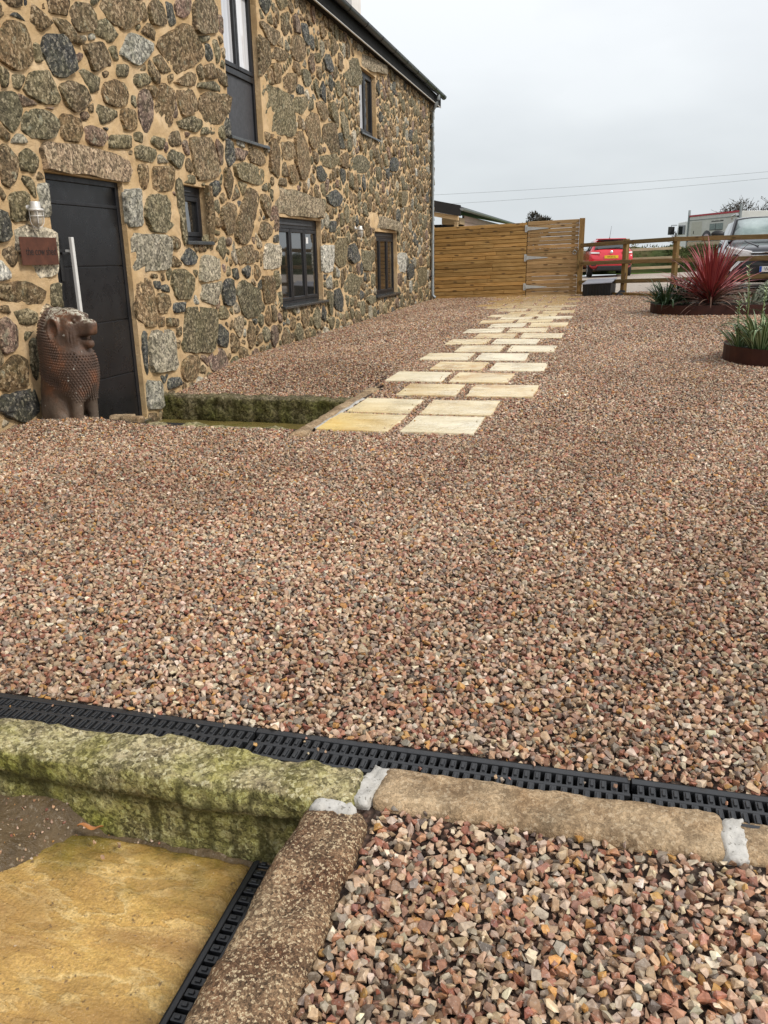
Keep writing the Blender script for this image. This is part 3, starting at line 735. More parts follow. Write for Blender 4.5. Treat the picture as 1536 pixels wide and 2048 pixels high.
M['slate'] = plain('sill_slate', (.035, .037, .036), .28, var=.35, scale=5, bump=.2)
M['steel'] = plain('brushed_steel', (.62, .62, .60), .32, 1, var=.1)
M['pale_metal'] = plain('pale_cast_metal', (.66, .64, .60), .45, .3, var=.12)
M['upvc'] = plain('black_gutter_plastic', (.016, .016, .017), .33, var=.2)
M['soffit'] = plain('dark_soffit_board', (.020, .016, .013), .8, var=.2, spec=.15)
M['galv'] = plain('grey_pipe', (.27, .295, .30), .42, .35, var=.15)
M['roof'] = plain('roof_slate', (.05, .052, .058), .6, var=.3)
M['render'] = plain('white_render', (.72, .68, .64), .9, var=.06)

barn = tag(empty('stone_barn', (WX, 12, 0)), 'two storey barn of brown granite rubble in sandy mortar with a black gutter', 'barn')
B0 = Vector((WX, 12, 0))
def lp(me):  # meshes below are written in world coordinates; move them under the barn
    me.transform(Matrix.Translation(-B0)); return me
# mortar face with openings and their reveals
ysl = list(np.arange(WY0, WY1, .055))+[WY1]; zsl = list(np.arange(WZ0, WZ1, .055))+[WZ1]
for a in OPEN.values(): ysl += [a[0], a[1]]; zsl += [a[2], a[3]]
def tidy(l, hard):
    l = sorted(set(round(float(q), 4) for q in l)); out = []
    hard = set(round(float(q), 4) for q in hard)
    for q in l:
        if q not in hard and any(abs(q-h) < .018 for h in hard): continue
        out.append(q)
    return out
hy = [v for a in OPEN.values() for v in a[:2]]+[WY0, WY1]; hz = [v for a in OPEN.values() for v in a[2:]]+[WZ0, WZ1]
ysl = tidy(ysl, hy); zsl = tidy(zsl, hz)
ny, nz_ = len(ysl), len(zsl); vs_ = []; fs = []
for y in ysl:
    for z in zsl:
        e_ = min([9]+[max(max(a[0]-y, y-a[1]), max(a[2]-z, z-a[3])) for a in OPEN.values()])
        f = min(1, max(0, e_/.06))
        d = .003+.013*fbm((y*2.2, z*2.2, 0), 4)+.021*fbm((y*8, z*8, 5), 4)
        vs_.append((WX+d*f, y, z))
for i in range(ny-1):
    for j in range(nz_-1):
        if inside_open((ysl[i]+ysl[i+1])/2, (zsl[j]+zsl[j+1])/2): continue
        fs.append((i*nz_+j, (i+1)*nz_+j, (i+1)*nz_+j+1, i*nz_+j+1))
mb = MB(); mb.add(vs_, fs, True)
RD = .16
for a in OPEN.values():
    y0, y1, z0, z1 = a; x1 = WX-RD
    mb.add([(WX, y0, z0), (WX, y0, z1), (x1, y0, z1), (x1, y0, z0)], [(0, 1, 2, 3)])
    mb.add([(WX, y1, z0), (WX, y1, z1), (x1, y1, z1), (x1, y1, z0)], [(3, 2, 1, 0)])
    mb.add([(WX, y0, z1), (WX, y1, z1), (x1, y1, z1), (x1, y0, z1)], [(0, 1, 2, 3)])
    mb.add([(WX, y0, z0), (WX, y1, z0), (x1, y1, z0), (x1, y0, z0)], [(3, 2, 1, 0)])
# other three walls
xb = WX-6.2
mb.add([(WX, WY1, WZ0), (xb, WY1, WZ0), (xb, WY1, WZ1), (WX, WY1, WZ1)], [(0, 1, 2, 3)])
mb.add([((WX+xb)/2, WY1, 7.3), (WX, WY1, WZ1), (xb, WY1, WZ1)], [(0, 1, 2)])
mb.add([(WX, WY0, WZ0), (xb, WY0, WZ0), (xb, WY0, WZ1), (WX, WY0, WZ1)], [(3, 2, 1, 0)])
mb.add([((WX+xb)/2, WY0, 7.3), (WX, WY0, WZ1), (xb, WY0, WZ1)], [(2, 1, 0)])
mb.add([(xb, WY0, WZ0), (xb, WY1, WZ0), (xb, WY1, WZ1), (xb, WY0, WZ1)], [(0, 1, 2, 3)])
link_mesh('wall', lp(mb.mesh('wall')), M['mortar'], barn)
# stones: the 300 that show largest are parts of their own
def cam_size(c, A):
    d = Vector((WX, c[0], c[1]))-Vector((0, 0, CAM_H)); r_, u_, f_ = camera_axes(); zf = d.dot(f_)
    if zf < .5: return 0
    px, py = d.dot(r_)/zf*F_PX, d.dot(u_)/zf*F_PX
    if abs(px) > 800 or abs(py) > 1060: return 0
    return A/zf**2*(abs(d.x)/d.length)
sm = [stone_mesh(p, ty, i) for i, (p, c, ty) in enumerate(stones)]
order = sorted(range(len(sm)), key=lambda i: -cam_size(sm[i][3], sm[i][4]))
def with_tint(me, cols, dom='FACE'):
    a = me.attributes.new('tint', 'FLOAT_COLOR', dom)
    a.data.foreach_set('color', np.asarray(cols, np.float32).ravel()); return me
for i in order[:300]:
    v, f, col, c, A = sm[i]; me = bpy.data.meshes.new('stone'); me.from_pydata(v, [], f); me.update()
    with_tint(me, [(*col, 1)]*len(f))
    link_mesh('stone', me, M['wall_stone'], barn, A < .05, loc=(0, c[0]-12, c[1]))
allv, allf, allc = [], [], []
for i in order[300:]:
    v, f, col, c, A = sm[i]; b = len(allv)
    allv += [(p[0], p[1]+c[0]-12, p[2]+c[1]) for p in v]; allf += [tuple(b+q for q in g) for g in f]; allc += [(*col, 1)]*len(f)
me = bpy.data.meshes.new('small_stones'); me.from_pydata(allv, [], allf); me.update(); with_tint(me, allc)
o = link_mesh('small_stones', me, M['wall_stone'], barn, True); o['kind'] = 'stuff'
print('stones', len(stones))

# roof, eaves, gutter, downpipe, chimney
XR = (WX+xb)/2
ra = math.atan2(7.45-5.06, WX+.22-XR)
rm = MB()
for s_ in (1, -1):
    xe = WX+.20 if s_ == 1 else xb-.20
    rm.hexa([(xe, WY0-.1, 4.98), (XR, WY0-.1, 7.40), (XR, WY1+.1, 7.40), (xe, WY1+.1, 4.98), (xe, WY0-.1, 5.04), (XR, WY0-.1, 7.47), (XR, WY1+.1, 7.47), (xe, WY1+.1, 5.04)])
link_mesh('roof', lp(rm.mesh('roof')), M['roof'], barn)
mb = MB(); mb.box(WX-.1, WX+.135, WY0-.1, WY1+.12, 4.785, 4.805); link_mesh('soffit', lp(mb.mesh('soffit')), M['soffit'], barn)
mb = MB(); mb.box(WX+.136, WX+.156, WY0-.1, WY1+.12, 4.782, 4.985); bevel(link_mesh('fascia', lp(mb.mesh('fascia')), plain('fascia_black', (.010, .0095, .009), .75, var=.3, spec=.15), barn), .005)
mb = MB(); mb.box(WX+.140, WX+.166, WY0-.1, WY1+.12, 4.768, 4.780); link_mesh('highlight_strip', lp(mb.mesh('highlight_strip')), M['pale_metal'], barn)  # pale strip added to stand for the highlight along the fascia bottom
gx, gzz, gr = WX+.226, 5.02, .066
prof = [(gx+gr*math.cos(rad(a)), gzz+gr*math.sin(rad(a))) for a in range(180, 361, 15)]
prof += [(gx+gr*1.0+.006, gzz+.004), (gx+gr-.006, gzz+.006)]+[(gx+(gr-.006)*math.cos(rad(a)), gzz+(gr-.006)*math.sin(rad(a))) for a in range(345, 179, -15)]
mb = MB(); mb.prism(prof, 'y', WY0-.1, WY1+.14)
gut = link_mesh('gutter', lp(mb.mesh('gutter')), M['upvc'], barn)
endp = [(gx+(gr+.003)*math.cos(rad(a)), gzz+(gr+.003)*math.sin(rad(a))) for a in range(180, 361, 15)]
mb = MB(); mb.prism(endp, 'y', WY1+.141, WY1+.149); link_mesh('end_cap', lp(mb.mesh('end_cap')), M['upvc'], gut)
mb = MB()
mb.prism([(gx+(gr+.007)*math.cos(rad(a)), gzz+(gr+.007)*math.sin(rad(a))) for a in range(180, 361, 15)]+[(gx+(gr-.002)*math.cos(rad(a)), gzz+(gr-.002)*math.sin(rad(a))) for a in range(360, 179, -15)], 'y', -.018, .018)
brm = mb.mesh('bracket')
for k in range(20):
    o = link_mesh('bracket', brm, M['upvc'], gut, False); o.location = Vector((0, 3.2+k*.98, 0))-Vector((WX, 12, 0)); 
dpx, dpy = WX+.075, 21.35
zb = gzf(dpx, dpy)
mb = MB()
mb.tube([(gx, dpy, gzz-gr+.005), (gx, dpy, gzz-gr-.10), (gx-.03, dpy, gzz-gr-.17), (dpx+.03, dpy, gzz-gr-.30), (dpx, dpy, gzz-gr-.37), (dpx, dpy, zb+.14), (dpx+.02, dpy, zb+.10), (dpx+.075, dpy, zb+.055)], .041, 12)
mb.lathe([(.047, zb+1.4), (.047, zb+1.48)], 12, (dpx, dpy, 0)); mb.lathe([(.047, 4.25), (.047, 4.33)], 12, (dpx, dpy, 0)); mb.lathe([(.047, zb+.55), (.047, zb+.62)], 12, (dpx, dpy, 0))
pipe_o = link_mesh('downpipe', lp(mb.mesh('downpipe')), M['galv'], barn)
mb = MB()
for z in (zb+.6, 2.4, 4.28): mb.box(WX-.01, dpx, dpy-.055, dpy+.055, z-.012, z+.012)
link_mesh('pipe_clip', lp(mb.mesh('pipe_clip')), M['upvc'], pipe_o)
mb = MB(); mb.box(WX-2.25, WX-1.55, 20.2, 20.93, 5.8, 8.8); link_mesh('chimney', lp(mb.mesh('chimney')), M['render'], barn)

# door
def rel(b): b.v = [(p[0]-WX, p[1]-12, p[2]) for p in b.v]; return b
y0, y1, z0, z1 = OPEN['door']; xd = WX-.05
mb = MB(); mb.box(xd-.06, xd-.02, y0+.05, y1-.05, z0+.03, z1-.22)
mb.v = mb.v
dr = rel(mb).build('door', M['door_paint'], barn)
mb = MB()
for b in ((y0, y0+.05, z0, z1), (y1-.05, y1, z0, z1)): mb.box(xd-.08, xd, *b)
mb.box(xd-.08, xd, y0+.051, y1-.051, z1-.05, z1); mb.box(xd-.08, xd-.003, y0+.051, y1-.051, z1-.235, z1-.205)
bevel(rel(mb).build('door_frame', M['jet'], dr), .004)
mb = MB(); mb.box(xd-.05, xd-.02, y0+.051, y1-.051, z1-.204, z1-.051); rel(mb).build('overpanel', M['door_paint'], dr)
zz = [z0+.03, .21, .72, 1.215, z1-.236]
for a, b in zip(zz[:-1], zz[1:]):
    mb = MB(); mb.box(xd-.0199, xd-.008, y0+.055, y1-.055, a+.007, b-.004); bevel(rel(mb).build('door_panel', M['door_paint'], dr), .003)
mb = MB(); mb.box(xd+.045, xd+.075, 6.355, 6.39, .42, 1.46)
mb.box(xd-.008, xd+.045, 6.362, 6.383, .55, .58); mb.box(xd-.008, xd+.045, 6.362, 6.383, 1.33, 1.36)
bevel(rel(mb).build('handle', plain('pale_steel', (.78, .77, .74), .35, .2, var=.06), dr), .004)
mb = MB(); mb.box(xd-.0079, xd+.006, 6.255, 6.295, 1.10, 1.36); mb.box(xd+.006, xd+.03, 6.265, 6.285, 1.32, 1.34); mb.box(xd+.02, xd+.035, 6.265, 6.37, 1.32, 1.34)
bevel(rel(mb).build('lock_plate', M['upvc'], dr), .003)
mb = MB(); mb.box(xd-.1, WX+.05, y0+.1, y1+.0, z0-.04, z0-.006); bevel(rel(mb).build('threshold', M['steel'], dr), .004)

# windows: frame, panes, sill
def window(key, bars, xr=.075, top=0., sill=.06, over=.07, solid_below=None, pale_panes=()):
    y0, y1, z0, z1 = OPEN[key]; x = WX-xr
    mb = MB(); w_ = .052
    mb.box(x-.06, x, y0, y0+w_, z0, z1); mb.box(x-.06, x, y1-w_, y1, z0, z1)
    mb.box(x-.06, x, y0+w_+.001, y1-w_-.001, z1-w_-top, z1); mb.box(x-.06, x, y0+w_+.001, y1-w_-.001, z0, z0+w_)
    zlo = z0+w_; zhi = z1-w_-top
    if solid_below:
        mb.box(x-.06, x, y0+w_+.001, y1-w_-.001, solid_below-.035, solid_below+.035)
    fr = bevel(rel(mb).build('window', M['jet'], barn), .005)
    if solid_below:
        mb = MB(); mb.box(x-.045, x-.03, y0+w_, y1-w_, zlo, solid_below-.036); rel(mb).build('panel', M['grey_panel'], fr)
        zlo = solid_below+.035
    cuts = [y0+w_]+list(bars)+[y1-w_]
    for i in range(len(cuts)-1):
        a, b = cuts[i]+.006, cuts[i+1]-.006
        mb = MB(); s_ = .05; xo = x-.055; xi = x+.012
        mb.box(xo, xi, a, a+s_, zlo+.004, zhi-.004); mb.box(xo, xi, b-s_, b, zlo+.004, zhi-.004)
        mb.box(xo, xi, a+s_+.001, b-s_-.001, zhi-.004-s_, zhi-.004); mb.box(xo, xi, a+s_+.001, b-s_-.001, zlo+.004, zlo+.004+s_)
        bevel(rel(mb).build('sash', M['jet'], fr), .006)
        mb = MB(); tl = (.06 if key in ('W3', 'W4') else 0)*(b-a-2*s_); mb.hexa([(x-.036-tl/2, a+s_, zlo+s_), (x-.024-tl/2, a+s_, zlo+s_), (x-.024+tl/2, b-s_, zlo+s_), (x-.036+tl/2, b-s_, zlo+s_), (x-.036-tl/2, a+s_, zhi-s_), (x-.024-tl/2, a+s_, zhi-s_), (x-.024+tl/2, b-s_, zhi-s_), (x-.036+tl/2, b-s_, zhi-s_)]); rel(mb).build('pane', M['pale_banded'] if i in pale_panes else M['glass'], fr)
    if top:
        mb = MB(); mb.box(x+.001, x+.018, y0+.12, y1-.25, z1-w_*.5-top*.75, z1-w_*.5-top*.35); bevel(rel(mb).build('vent', plain('vent_grey', (.03, .03, .032), .35), fr), .004)
    mb = MB(); mb.prism([(x-.02, z0+.020), (WX+sill, z0+.003), (WX+sill, z0-.034), (x-.02, z0-.034)], 'y', y0-over, y1+over)
    sl = rel(mb); sl = MB.build(sl, 'sill', M['slate'], fr); bevel(sl, .006)
    return fr
window('W1', (10.26,), solid_below=3.42, pale_panes=(0, 1))
window('W2', (15.85,), pale_panes=(0,))
window('W3', (11.72, 12.31), top=.09, sill=.075)
window('W4', (16.7, 17.3), top=.07, sill=.075)
window('W5', (), top=.05, sill=.05, over=.04)
# the little white sticker on the right-hand light of the wide window
mb = MB(); mb.box(WX-.0925, WX-.0915, 12.46, 12.56, 1.47, 1.56); rel(mb).build('paper_sticker', plain('sticker_paper', (.75, .75, .73), .7, var=.03), barn)

# bulkhead lanterns
def lantern(y, z):
    r_ = empty('wall_lantern', (WX+.03, y, z)); r_.scale = (.84, .84, .92)
    mb = MB(); mb.lathe([(0, 0), (.045, 0), (.045, .02), (.02, .022), (.02, .07)], 12, (-.03, 0, .06), 'x'); mb.box(-.02, .075, -.016, .016, .045, .075)
    mb.build('arm', M['pale_metal'], r_)
    mb = MB(); mb.lathe([(0, .105), (.042, .105), (.045, .10), (.045, .052), (.068, .046), (.070, .030), (.0, .030)], 16, (.09, 0, 0)); mb.build('cap', M['pale_metal'], r_)
    mb = MB(); mb.lathe([(.048, .03), (.050, -.03), (.045, -.07), (.028, -.092), (0, -.098)], 14, (.09, 0, 0))
    t_ = bpy.data.materials.get('lamp_glass')
    mb.build('globe', t_, r_)
    mb = MB()
    for k in range(4):
        a = math.pi/4+k*math.pi/2; c_, s_ = math.cos(a), math.sin(a)
        mb.tube([(.09+c_*q, s_*q, h) for q, h in ((.060, .035), (.060, -.03), (.056, -.065), (.040, -.095), (.0, -.112))], .0045, 6)
    pts = [(.09+.061*math.cos(k*math.pi/10), .061*math.sin(k*math.pi/10), -.012) for k in range(21)]
    mb.tube(pts, .0045, 6, caps=False); mb.build('cage', M['pale_metal'], r_)
    return r_
t = NT('lamp_glass'); t.done(t.ramp(t.noise(30, 3), [(.3, (.34, .29, .22)), (.7, (.55, .49, .40))]), .12, spec=.8)
tag(lantern(5.83, 1.615), 'caged bulkhead lantern above the rusty name sign beside the door', 'lantern', 'caged lanterns on the barn wall')
tag(lantern(14.77, 1.69), 'smaller looking caged lantern on the wall between the two ground floor windows', 'lantern', 'caged lanterns on the barn wall')

# name sign
t = NT('rusty_steel'); c = t.ramp(t.noise(14, 5, .65, vec=t.obj), [(.3, (.075, .026, .014)), (.6, (.115, .040, .021)), (.8, (.15, .055, .028))])
M['rust'] = t.done(c, .7, t.bump(t.noise(90, 3, vec=t.obj), .15, .002), .2)
sg = tag(empty('name_sign', (WX+.066, 5.86, 1.345)), 'rust brown steel name plate reading the cow shed', 'sign')
mb = MB(); mb.box(-.003, .003, -.225, .225, -.105, .105); bevel(mb.build('plate', M['rust'], sg), .001, 1)
mb = MB()
for a in (-.19, .19): mb.tube([(-.08, a, 0), (-.004, a, 0)], .008, 8)
mb.build('fixing', M['steel'], sg)
me = text_mesh('the cow shed', .086, .0008)
me.transform(Matrix.Scale(.80, 4, (1, 0, 0)))
me.transform(Matrix(((0, 0, 1, 0.0042), (1, 0, 0, .018), (0, 1, 0, -.004), (0, 0, 0, 1))))
link_mesh('lettering', me, plain('dark_letter', (.012, .008, .007), .7), sg)

# ------------------------------------------------------------------ kerb stones, sunken steps, drains
def rough_box(name, c, h, step, r, amp, freq, mat, parent=None, rz=0., seed=0, warp=None, smooth=True):
    """a hewn stone: rounded box with fractal relief"""
    h = Vector(h); r = min(r, min(h)*.98); bm = bmesh.new()
    for ax in range(3):
        a1, a2 = (ax+1) % 3, (ax+2) % 3
        n1, n2 = max(2, round(2*h[a1]/step)), max(2, round(2*h[a2]/step))
        for sg_ in (-1, 1):
            vv = []
            for i in range(n1+1):
                row = []
                for j in range(n2+1):
                    p = Vector((0, 0, 0)); p[ax] = sg_*h[ax]; p[a1] = -h[a1]+2*h[a1]*i/n1; p[a2] = -h[a2]+2*h[a2]*j/n2
                    row.append(bm.verts.new(p))
                vv.append(row)
            for i in range(n1):
                for j in range(n2):
                    f = [vv[i][j], vv[i+1][j], vv[i+1][j+1], vv[i][j+1]]
                    bm.faces.new(f if sg_ > 0 else f[::-1])
    bmesh.ops.remove_doubles(bm, verts=bm.verts, dist=1e-5)
    for v in bm.verts:
        p = v.co.copy(); q = Vector([max(-(h[k]-r), min(h[k]-r, p[k])) for k in range(3)])
        d = p-q; d = d.normalized() if d.length > 1e-9 else Vector((0, 0, 1))
        p = q+d*r; s = p+Vector((seed*7.3, seed*3.1, 0))
        a = amp*(fbm(s*freq, 4)+.45*fbm(s*freq*4, 3))
        p = p+d*a
        if warp: p = Vector(warp(p))
        v.co = p
    bmesh.ops.recalc_face_normals(bm, faces=bm.faces)
    me = bpy.data.meshes.new(name); bm.to_mesh(me); bm.free()
    o = link_mesh(name, me, mat, parent, smooth); o.location = c; o.rotation_euler = (0, 0, rz); return o

def drip(t, c):      # algae runs down the face of the step, darker tongues under the lip
    v = t.mapped(t.pos, scale=(1, 1, .12))
    f = t.ramp(t.noise(19, 3, .6, vec=v), [(.50, 0), (.61, 1)])
    side = t.math('MULTIPLY', t.math('SUBTRACT', .75, t.math('ABSOLUTE', t.sep(t.nrm, 2))), 2.2, True)
    lip = t.ramp(t.math('MULTIPLY_ADD', t.sep(t.pos, 2), 4.5), [(.15, .35), (.4, 1)])
    c = t.mix(t.math('MULTIPLY', side, t.ramp(t.noise(4, 5, .65), [(.38, .15), (.62, .75)])), c, t.mix(1, c, (.62, .72, .18), 'MULTIPLY'))
    x = t.math('MULTIPLY', t.math('MULTIPLY', f, side), .75)
    band = t.ramp(t.math('ADD', t.math('ABSOLUTE', t.math('ADD', t.sep(t.pos, 2), .062)), t.math('MULTIPLY', t.noise(9, 4), .05)), [(.030, .75), (.058, 0)])
    c = t.mix(t.math('MULTIPLY', band, side), c, (.050, .046, .008))
    return t.mix(x, c, (.045, .040, .008))
M['moss_kerb'] = granite('mossy_granite', (.25, .20, .105), (.40, .335, .20), (.66, .60, .42), cell=95, amount=.85, moss=((.21, .195, .036), .58), bump=1.0, rough=.85, stain=drip, bd=.03)
M['brown_kerb'] = granite('rusty_granite', (.15, .072, .034), (.31, .205, .115), (.74, .60, .38), cell=185, amount=.9, bump=1.0, rough=.72, bd=.026)
M['tan_kerb'] = granite('tan_granite', (.26, .165, .085), (.46, .335, .20), (.56, .47, .33), cell=110, amount=.35, bump=1, rough=.8, grain=.45, bd=.024)
t = NT('lime_mortar'); c = t.ramp(t.noise(22, 4), [(.3, (.36, .345, .31)), (.6, (.54, .52, .48))]); c = t.mix(t.ramp(t.noise(110, 2), [(.62, 0), (.68, .7)]), c, (.12, .11, .09))
c = t.mix(t.ramp(t.noise(9, 5, .7), [(.45, 0), (.65, .6)]), c, (.36, .33, .28))
M['lime'] = t.done(c, .9, t.bump(t.noise(60, 4), .6, .008), spec=.2)
M['black_plastic'] = plain('black_grate_plastic', (.022, .023, .025), .38, var=.2, scale=20, bump=.1)
M['black_hole'] = plain('drain_dark', (.004, .004, .004), .8)

def lipwarp(p):
    # the upper third overhangs slightly and its back edge is broken
    y = p[1]+(.016*fbm((p[0]*7, 2.2, 3), 4) if p[1] > 0 and p[2] > -.02 else 0)
    y += (-.014 if p[2] > .045 and p[1] < 0 else 0)+.010*math.sin(p[0]*5)*(p[1] > 0)
    return (p[0], y, p[2]+.014*fbm((p[0]*4, p[1]*6, 9), 3)*(p[2] > 0))
tag(rough_box('kerb_stone', (-1.44, 1.622, -.098), (.925, .072, .122), .0125, .026, .010, 8, M['moss_kerb'], seed=1, warp=lipwarp),
    'long mossy green granite step with dark algae runs above the sunken slab', 'kerb stone', 'kerb stones around the front step')
def midwarp(p):
    f = (p[1]+.72)/1.44           # runs narrower away from the camera
    return (p[0]*(1.12-.10*f)+(-.075*(-p[2]) if p[0] < 0 else 0), p[1], p[2]+.012*fbm((p[0]*3, p[1]*4, 1), 3)-.02*max(0, p[1]-.55)*3)
tag(rough_box('kerb_stone', (-.553, .865, -.100), (.088, .705, .108), .0115, .045, .007, 9, M['brown_kerb'], seed=2, warp=midwarp),
    'rusty brown speckled granite kerb running towards the viewer beside the slab', 'kerb stone', 'kerb stones around the front step')
tag(rough_box('kerb_stone', (-.078, 1.657, -.075), (.402, .074, .085), .0125, .022, .006, 7, M['tan_kerb'], seed=3),
    'smooth tan granite kerb between two white mortar joints', 'kerb stone', 'kerb stones around the front step')
tag(rough_box('kerb_stone', (.795, 1.660, -.085), (.445, .072, .085), .0125, .022, .006, 7, M['tan_kerb'], seed=4),
    'tan granite kerb cut off by the right edge, beyond the mortar joint', 'kerb stone', 'kerb stones around the front step')
tag(rough_box('mortar_joint', (-.498, 1.655, -.056), (.031, .074, .064), .008, .014, .011, 18, M['lime'], seed=5, rz=rad(-13)),
    'white mortar plug standing between mossy stone and tan kerb', 'mortar joint', 'white mortar joints')
tag(rough_box('mortar_joint', (-.558, 1.538, -.036), (.062, .030, .056), .008, .030, .009, 16, M['lime'], seed=6),
    'white mortar cap on the far end of the rusty brown kerb', 'mortar joint', 'white mortar joints')
tag(rough_box('mortar_joint', (.346, 1.655, -.054), (.028, .074, .056), .008, .013, .010, 18, M['lime'], seed=7),
    'white mortar plug at the right end of the tan kerb', 'mortar joint', 'white mortar joints')

def grate(length, y0, y1, pitch):
    """cast grate with two staggered rows of slots and a raised tread beside each slot; runs along x, top at z=0"""
    mb = MB(); t_ = .012; e_ = .012; c_ = (y0+y1)/2; g_ = .010
    mb.box(0, length, y0, y0+e_, -.03, 0); mb.box(0, length, y1-e_*1.6, y1, -.03, 0)
    mb.box(0, length, c_-g_/2, c_+g_/2, -.024, -.002)
    n = int(length/pitch)
    for row, (a, b) in enumerate(((y0+e_, c_-g_/2), (c_+g_/2, y1-e_*1.6))):
        for k in range(n):
            x = (k+(.5 if row else 0)*.9)*pitch
            w_ = pitch*.63
            if x+w_ > length: continue
            mb.box(x, x+w_, a, b, -.022, -.0025)
            mb.box(x+w_*.25, x+w_*.75, a+.007, b-.009, -.0024, .0018)
    return mb
CH = tag(empty('drain_channel', (-2.7, 1.762, 0)), 'long black slotted channel drain crossing the yard in front of the kerb stones', 'drain', 'black channel drains')
gm = grate(.996, -.063, .063, .0268).mesh('grate')
for k in range(5):
    bevel(link_mesh('grate', gm, M['black_plastic'], CH, loc=(k*1.0-.17, 0, 0)), .0012, 1)
mb = MB(); mb.box(-.2, 4.9, -.068, -.0635, -.15, -.035); mb.box(-.2, 4.9, .0635, .068, -.15, -.002); mb.box(-.2, 4.9, -.068, .068, -.16, -.15)
mb.build('trough', M['black_hole'], CH)
CH2 = tag(empty('drain_channel', (-.735, 1.55, -.196), rad(-90)), 'short black slotted drain squeezed between the sunken slab and the rusty brown kerb', 'drain', 'black channel drains')
bevel(link_mesh('grate', grate(1.9, -.038, .055, .0295).mesh('grate'), M['black_plastic'], CH2), .0012, 1)
mb = MB(); mb.box(0, 1.9, -.042, -.0385, -.1, -.002); mb.box(0, 1.9, .0555, .06, -.1, -.002); mb.box(0, 1.9, -.042, .06, -.11, -.1)
mb.build('trough', M['black_hole'], CH2)

# sunken step: floor, mud and the ochre slab
t = NT('mud'); c = t.ramp(t.noise(9, 5, .7), [(.3, (.070, .046, .020)), (.7, (.155, .105, .052))]); c = t.mix(t.ramp(t.noise(70, 3, .7), [(.58, 0), (.66, .8)]), c, (.24, .19, .13))
M['mud'] = t.done(c, t.ramp(t.noise(12, 3), [(.35, .3), (.65, .8)]), t.bump(t.noise(55, 4, .7), .9, .012), spec=.4)
xs = list(np.arange(-4.2, -.62, .04))+[-.62]; ys = list(np.arange(-3, 1.0, .25))+list(np.arange(1.0, 1.601, .03))+[1.6]
def mudz(X, Y):
    z = np.full(np.shape(X), -.235)
    z = z+.085*sstep(-.01, .13, -1.285+.61*(Y-1.40)-X)*sstep(1.12, 1.34, Y)+.042*sstep(1.49, 1.57, Y)
    f = np.vectorize(lambda a, b: fbm((a*9, b*9, 0), 4))(X, Y)
    return np.minimum(z+.020*f, -.12)
sheet('mud', xs, ys, M['mud'], mudz, kind='structure')
t = NT('ochre_sandstone')
v = t.mapped(t.pos, rot=(0, 0, rad(-14)), scale=(.62, 1.5, 1))
w2 = t.noise(20, 6, .72, vec=v, dist=.6); w3 = t.noise(2.6, 5, .6, vec=v, dist=1.0)
w1 = t.math('ADD', t.noise(3.4, 4, .55, vec=v, dist=.5), t.math('MULTIPLY', t.math('SUBTRACT', w2, .5), .16))
c = t.ramp(w1, [(.36, (.50, .30, .09)), (.43, (.60, .37, .11)), (.44, (.80, .57, .24)), (.475, (.68, .43, .13)), (.535, (.62, .37, .11)), (.54, (.74, .50, .19)), (.62, (.56, .34, .12)), (.70, (.47, .29, .11))])
st_ = t.ramp(w1, [(.36, .1), (.43, .22), (.44, .5), (.475, .55), (.535, .5), (.54, .8), (.62, .85), (.70, .9)])
c = t.mix(t.ramp(w2, [(.46, 0), (.56, .3), (.60, .05)]), c, (.33, .185, .055))
c = t.mix(1, c, t.ramp(t.noise(150, 3, .7), [(.35, .72), (.65, 1.2)]), 'MULTIPLY')
c = t.mix(t.ramp(w3, [(.44, 0), (.56, .6)]), c, (.36, .20, .06))
gm_ = t.math('MULTIPLY', t.math('ADD', t.math('SUBTRACT', t.sep(t.pos, 1), 1.40), t.math('MULTIPLY', t.math('SUBTRACT', t.noise(5, 6, .65), .45), .75)), 5.5, True)
c = t.mix(t.math('MULTIPLY', gm_, .85), c, t.ramp(t.noise(18, 4), [(.35, (.085, .075, .008)), (.65, (.25, .19, .03))]))
c = t.mix(t.ramp(t.noise(80, 3), [(.64, 0), (.70, .75)]), c, (.13, .08, .04))
M['ochre'] = t.done(c, t.ramp(t.noise(5, 5, .6, vec=v), [(.40, .08), (.62, .36)]), t.bump(t.mix(.45, t.noise(120, 4, .7), st_), 1.0, .012), spec=.5)
bm = bmesh.new(); nx_, ny_ = 130, 110; X0, X1, Y0, Y1 = -1.95, -.778, .25, 1.535
grid_ = []
for i in range(nx_+1):
    row = []
    for j in range(ny_+1):
        x = X0+(X1-X0)*i/nx_; y = Y0+(Y1-Y0)*j/ny_
        q = (x*.97-y*.24)*.45, (x*.24+y*.97)*1.9
        rg = 1-abs(fbm((q[0]*5+3*fbm((x*2, y*2, 4), 2), q[1]*5, 0), 4))*1.4
        z = .008*rg+.004*fbm((x*28, y*40, 2), 4)+.005*fbm((x*3, y*3, 7), 2)
        ex = min(x-X0, X1-x, y-Y0, Y1-y)
        z -= .010*max(0, 1-ex/.02)
        x2 = x+(.006*fbm((y*14, 1, 1), 3) if i in (0, nx_) else 0); y2 = y+(.008*fbm((x*12, 5, 1), 3) if j in (0, ny_) else 0)
        row.append(bm.verts.new((x2, y2, z)))
    grid_.append(row)
for i in range(nx_):
    for j in range(ny_): bm.faces.new((grid_[i][j], grid_[i+1][j], grid_[i+1][j+1], grid_[i][j+1]))
rim = [grid_[i][0] for i in range(nx_+1)]+[grid_[nx_][j] for j in range(1, ny_+1)]+[grid_[i][ny_] for i in range(nx_-1, -1, -1)]+[grid_[0][j] for j in range(ny_-1, 0, -1)]
low_ = [bm.verts.new((v.co.x, v.co.y, -.05)) for v in rim]
for i in range(len(rim)): bm.faces.new((rim[i-1], low_[i-1], low_[i], rim[i]))
me = bpy.data.meshes.new('stone_slab'); bm.to_mesh(me); bm.free()
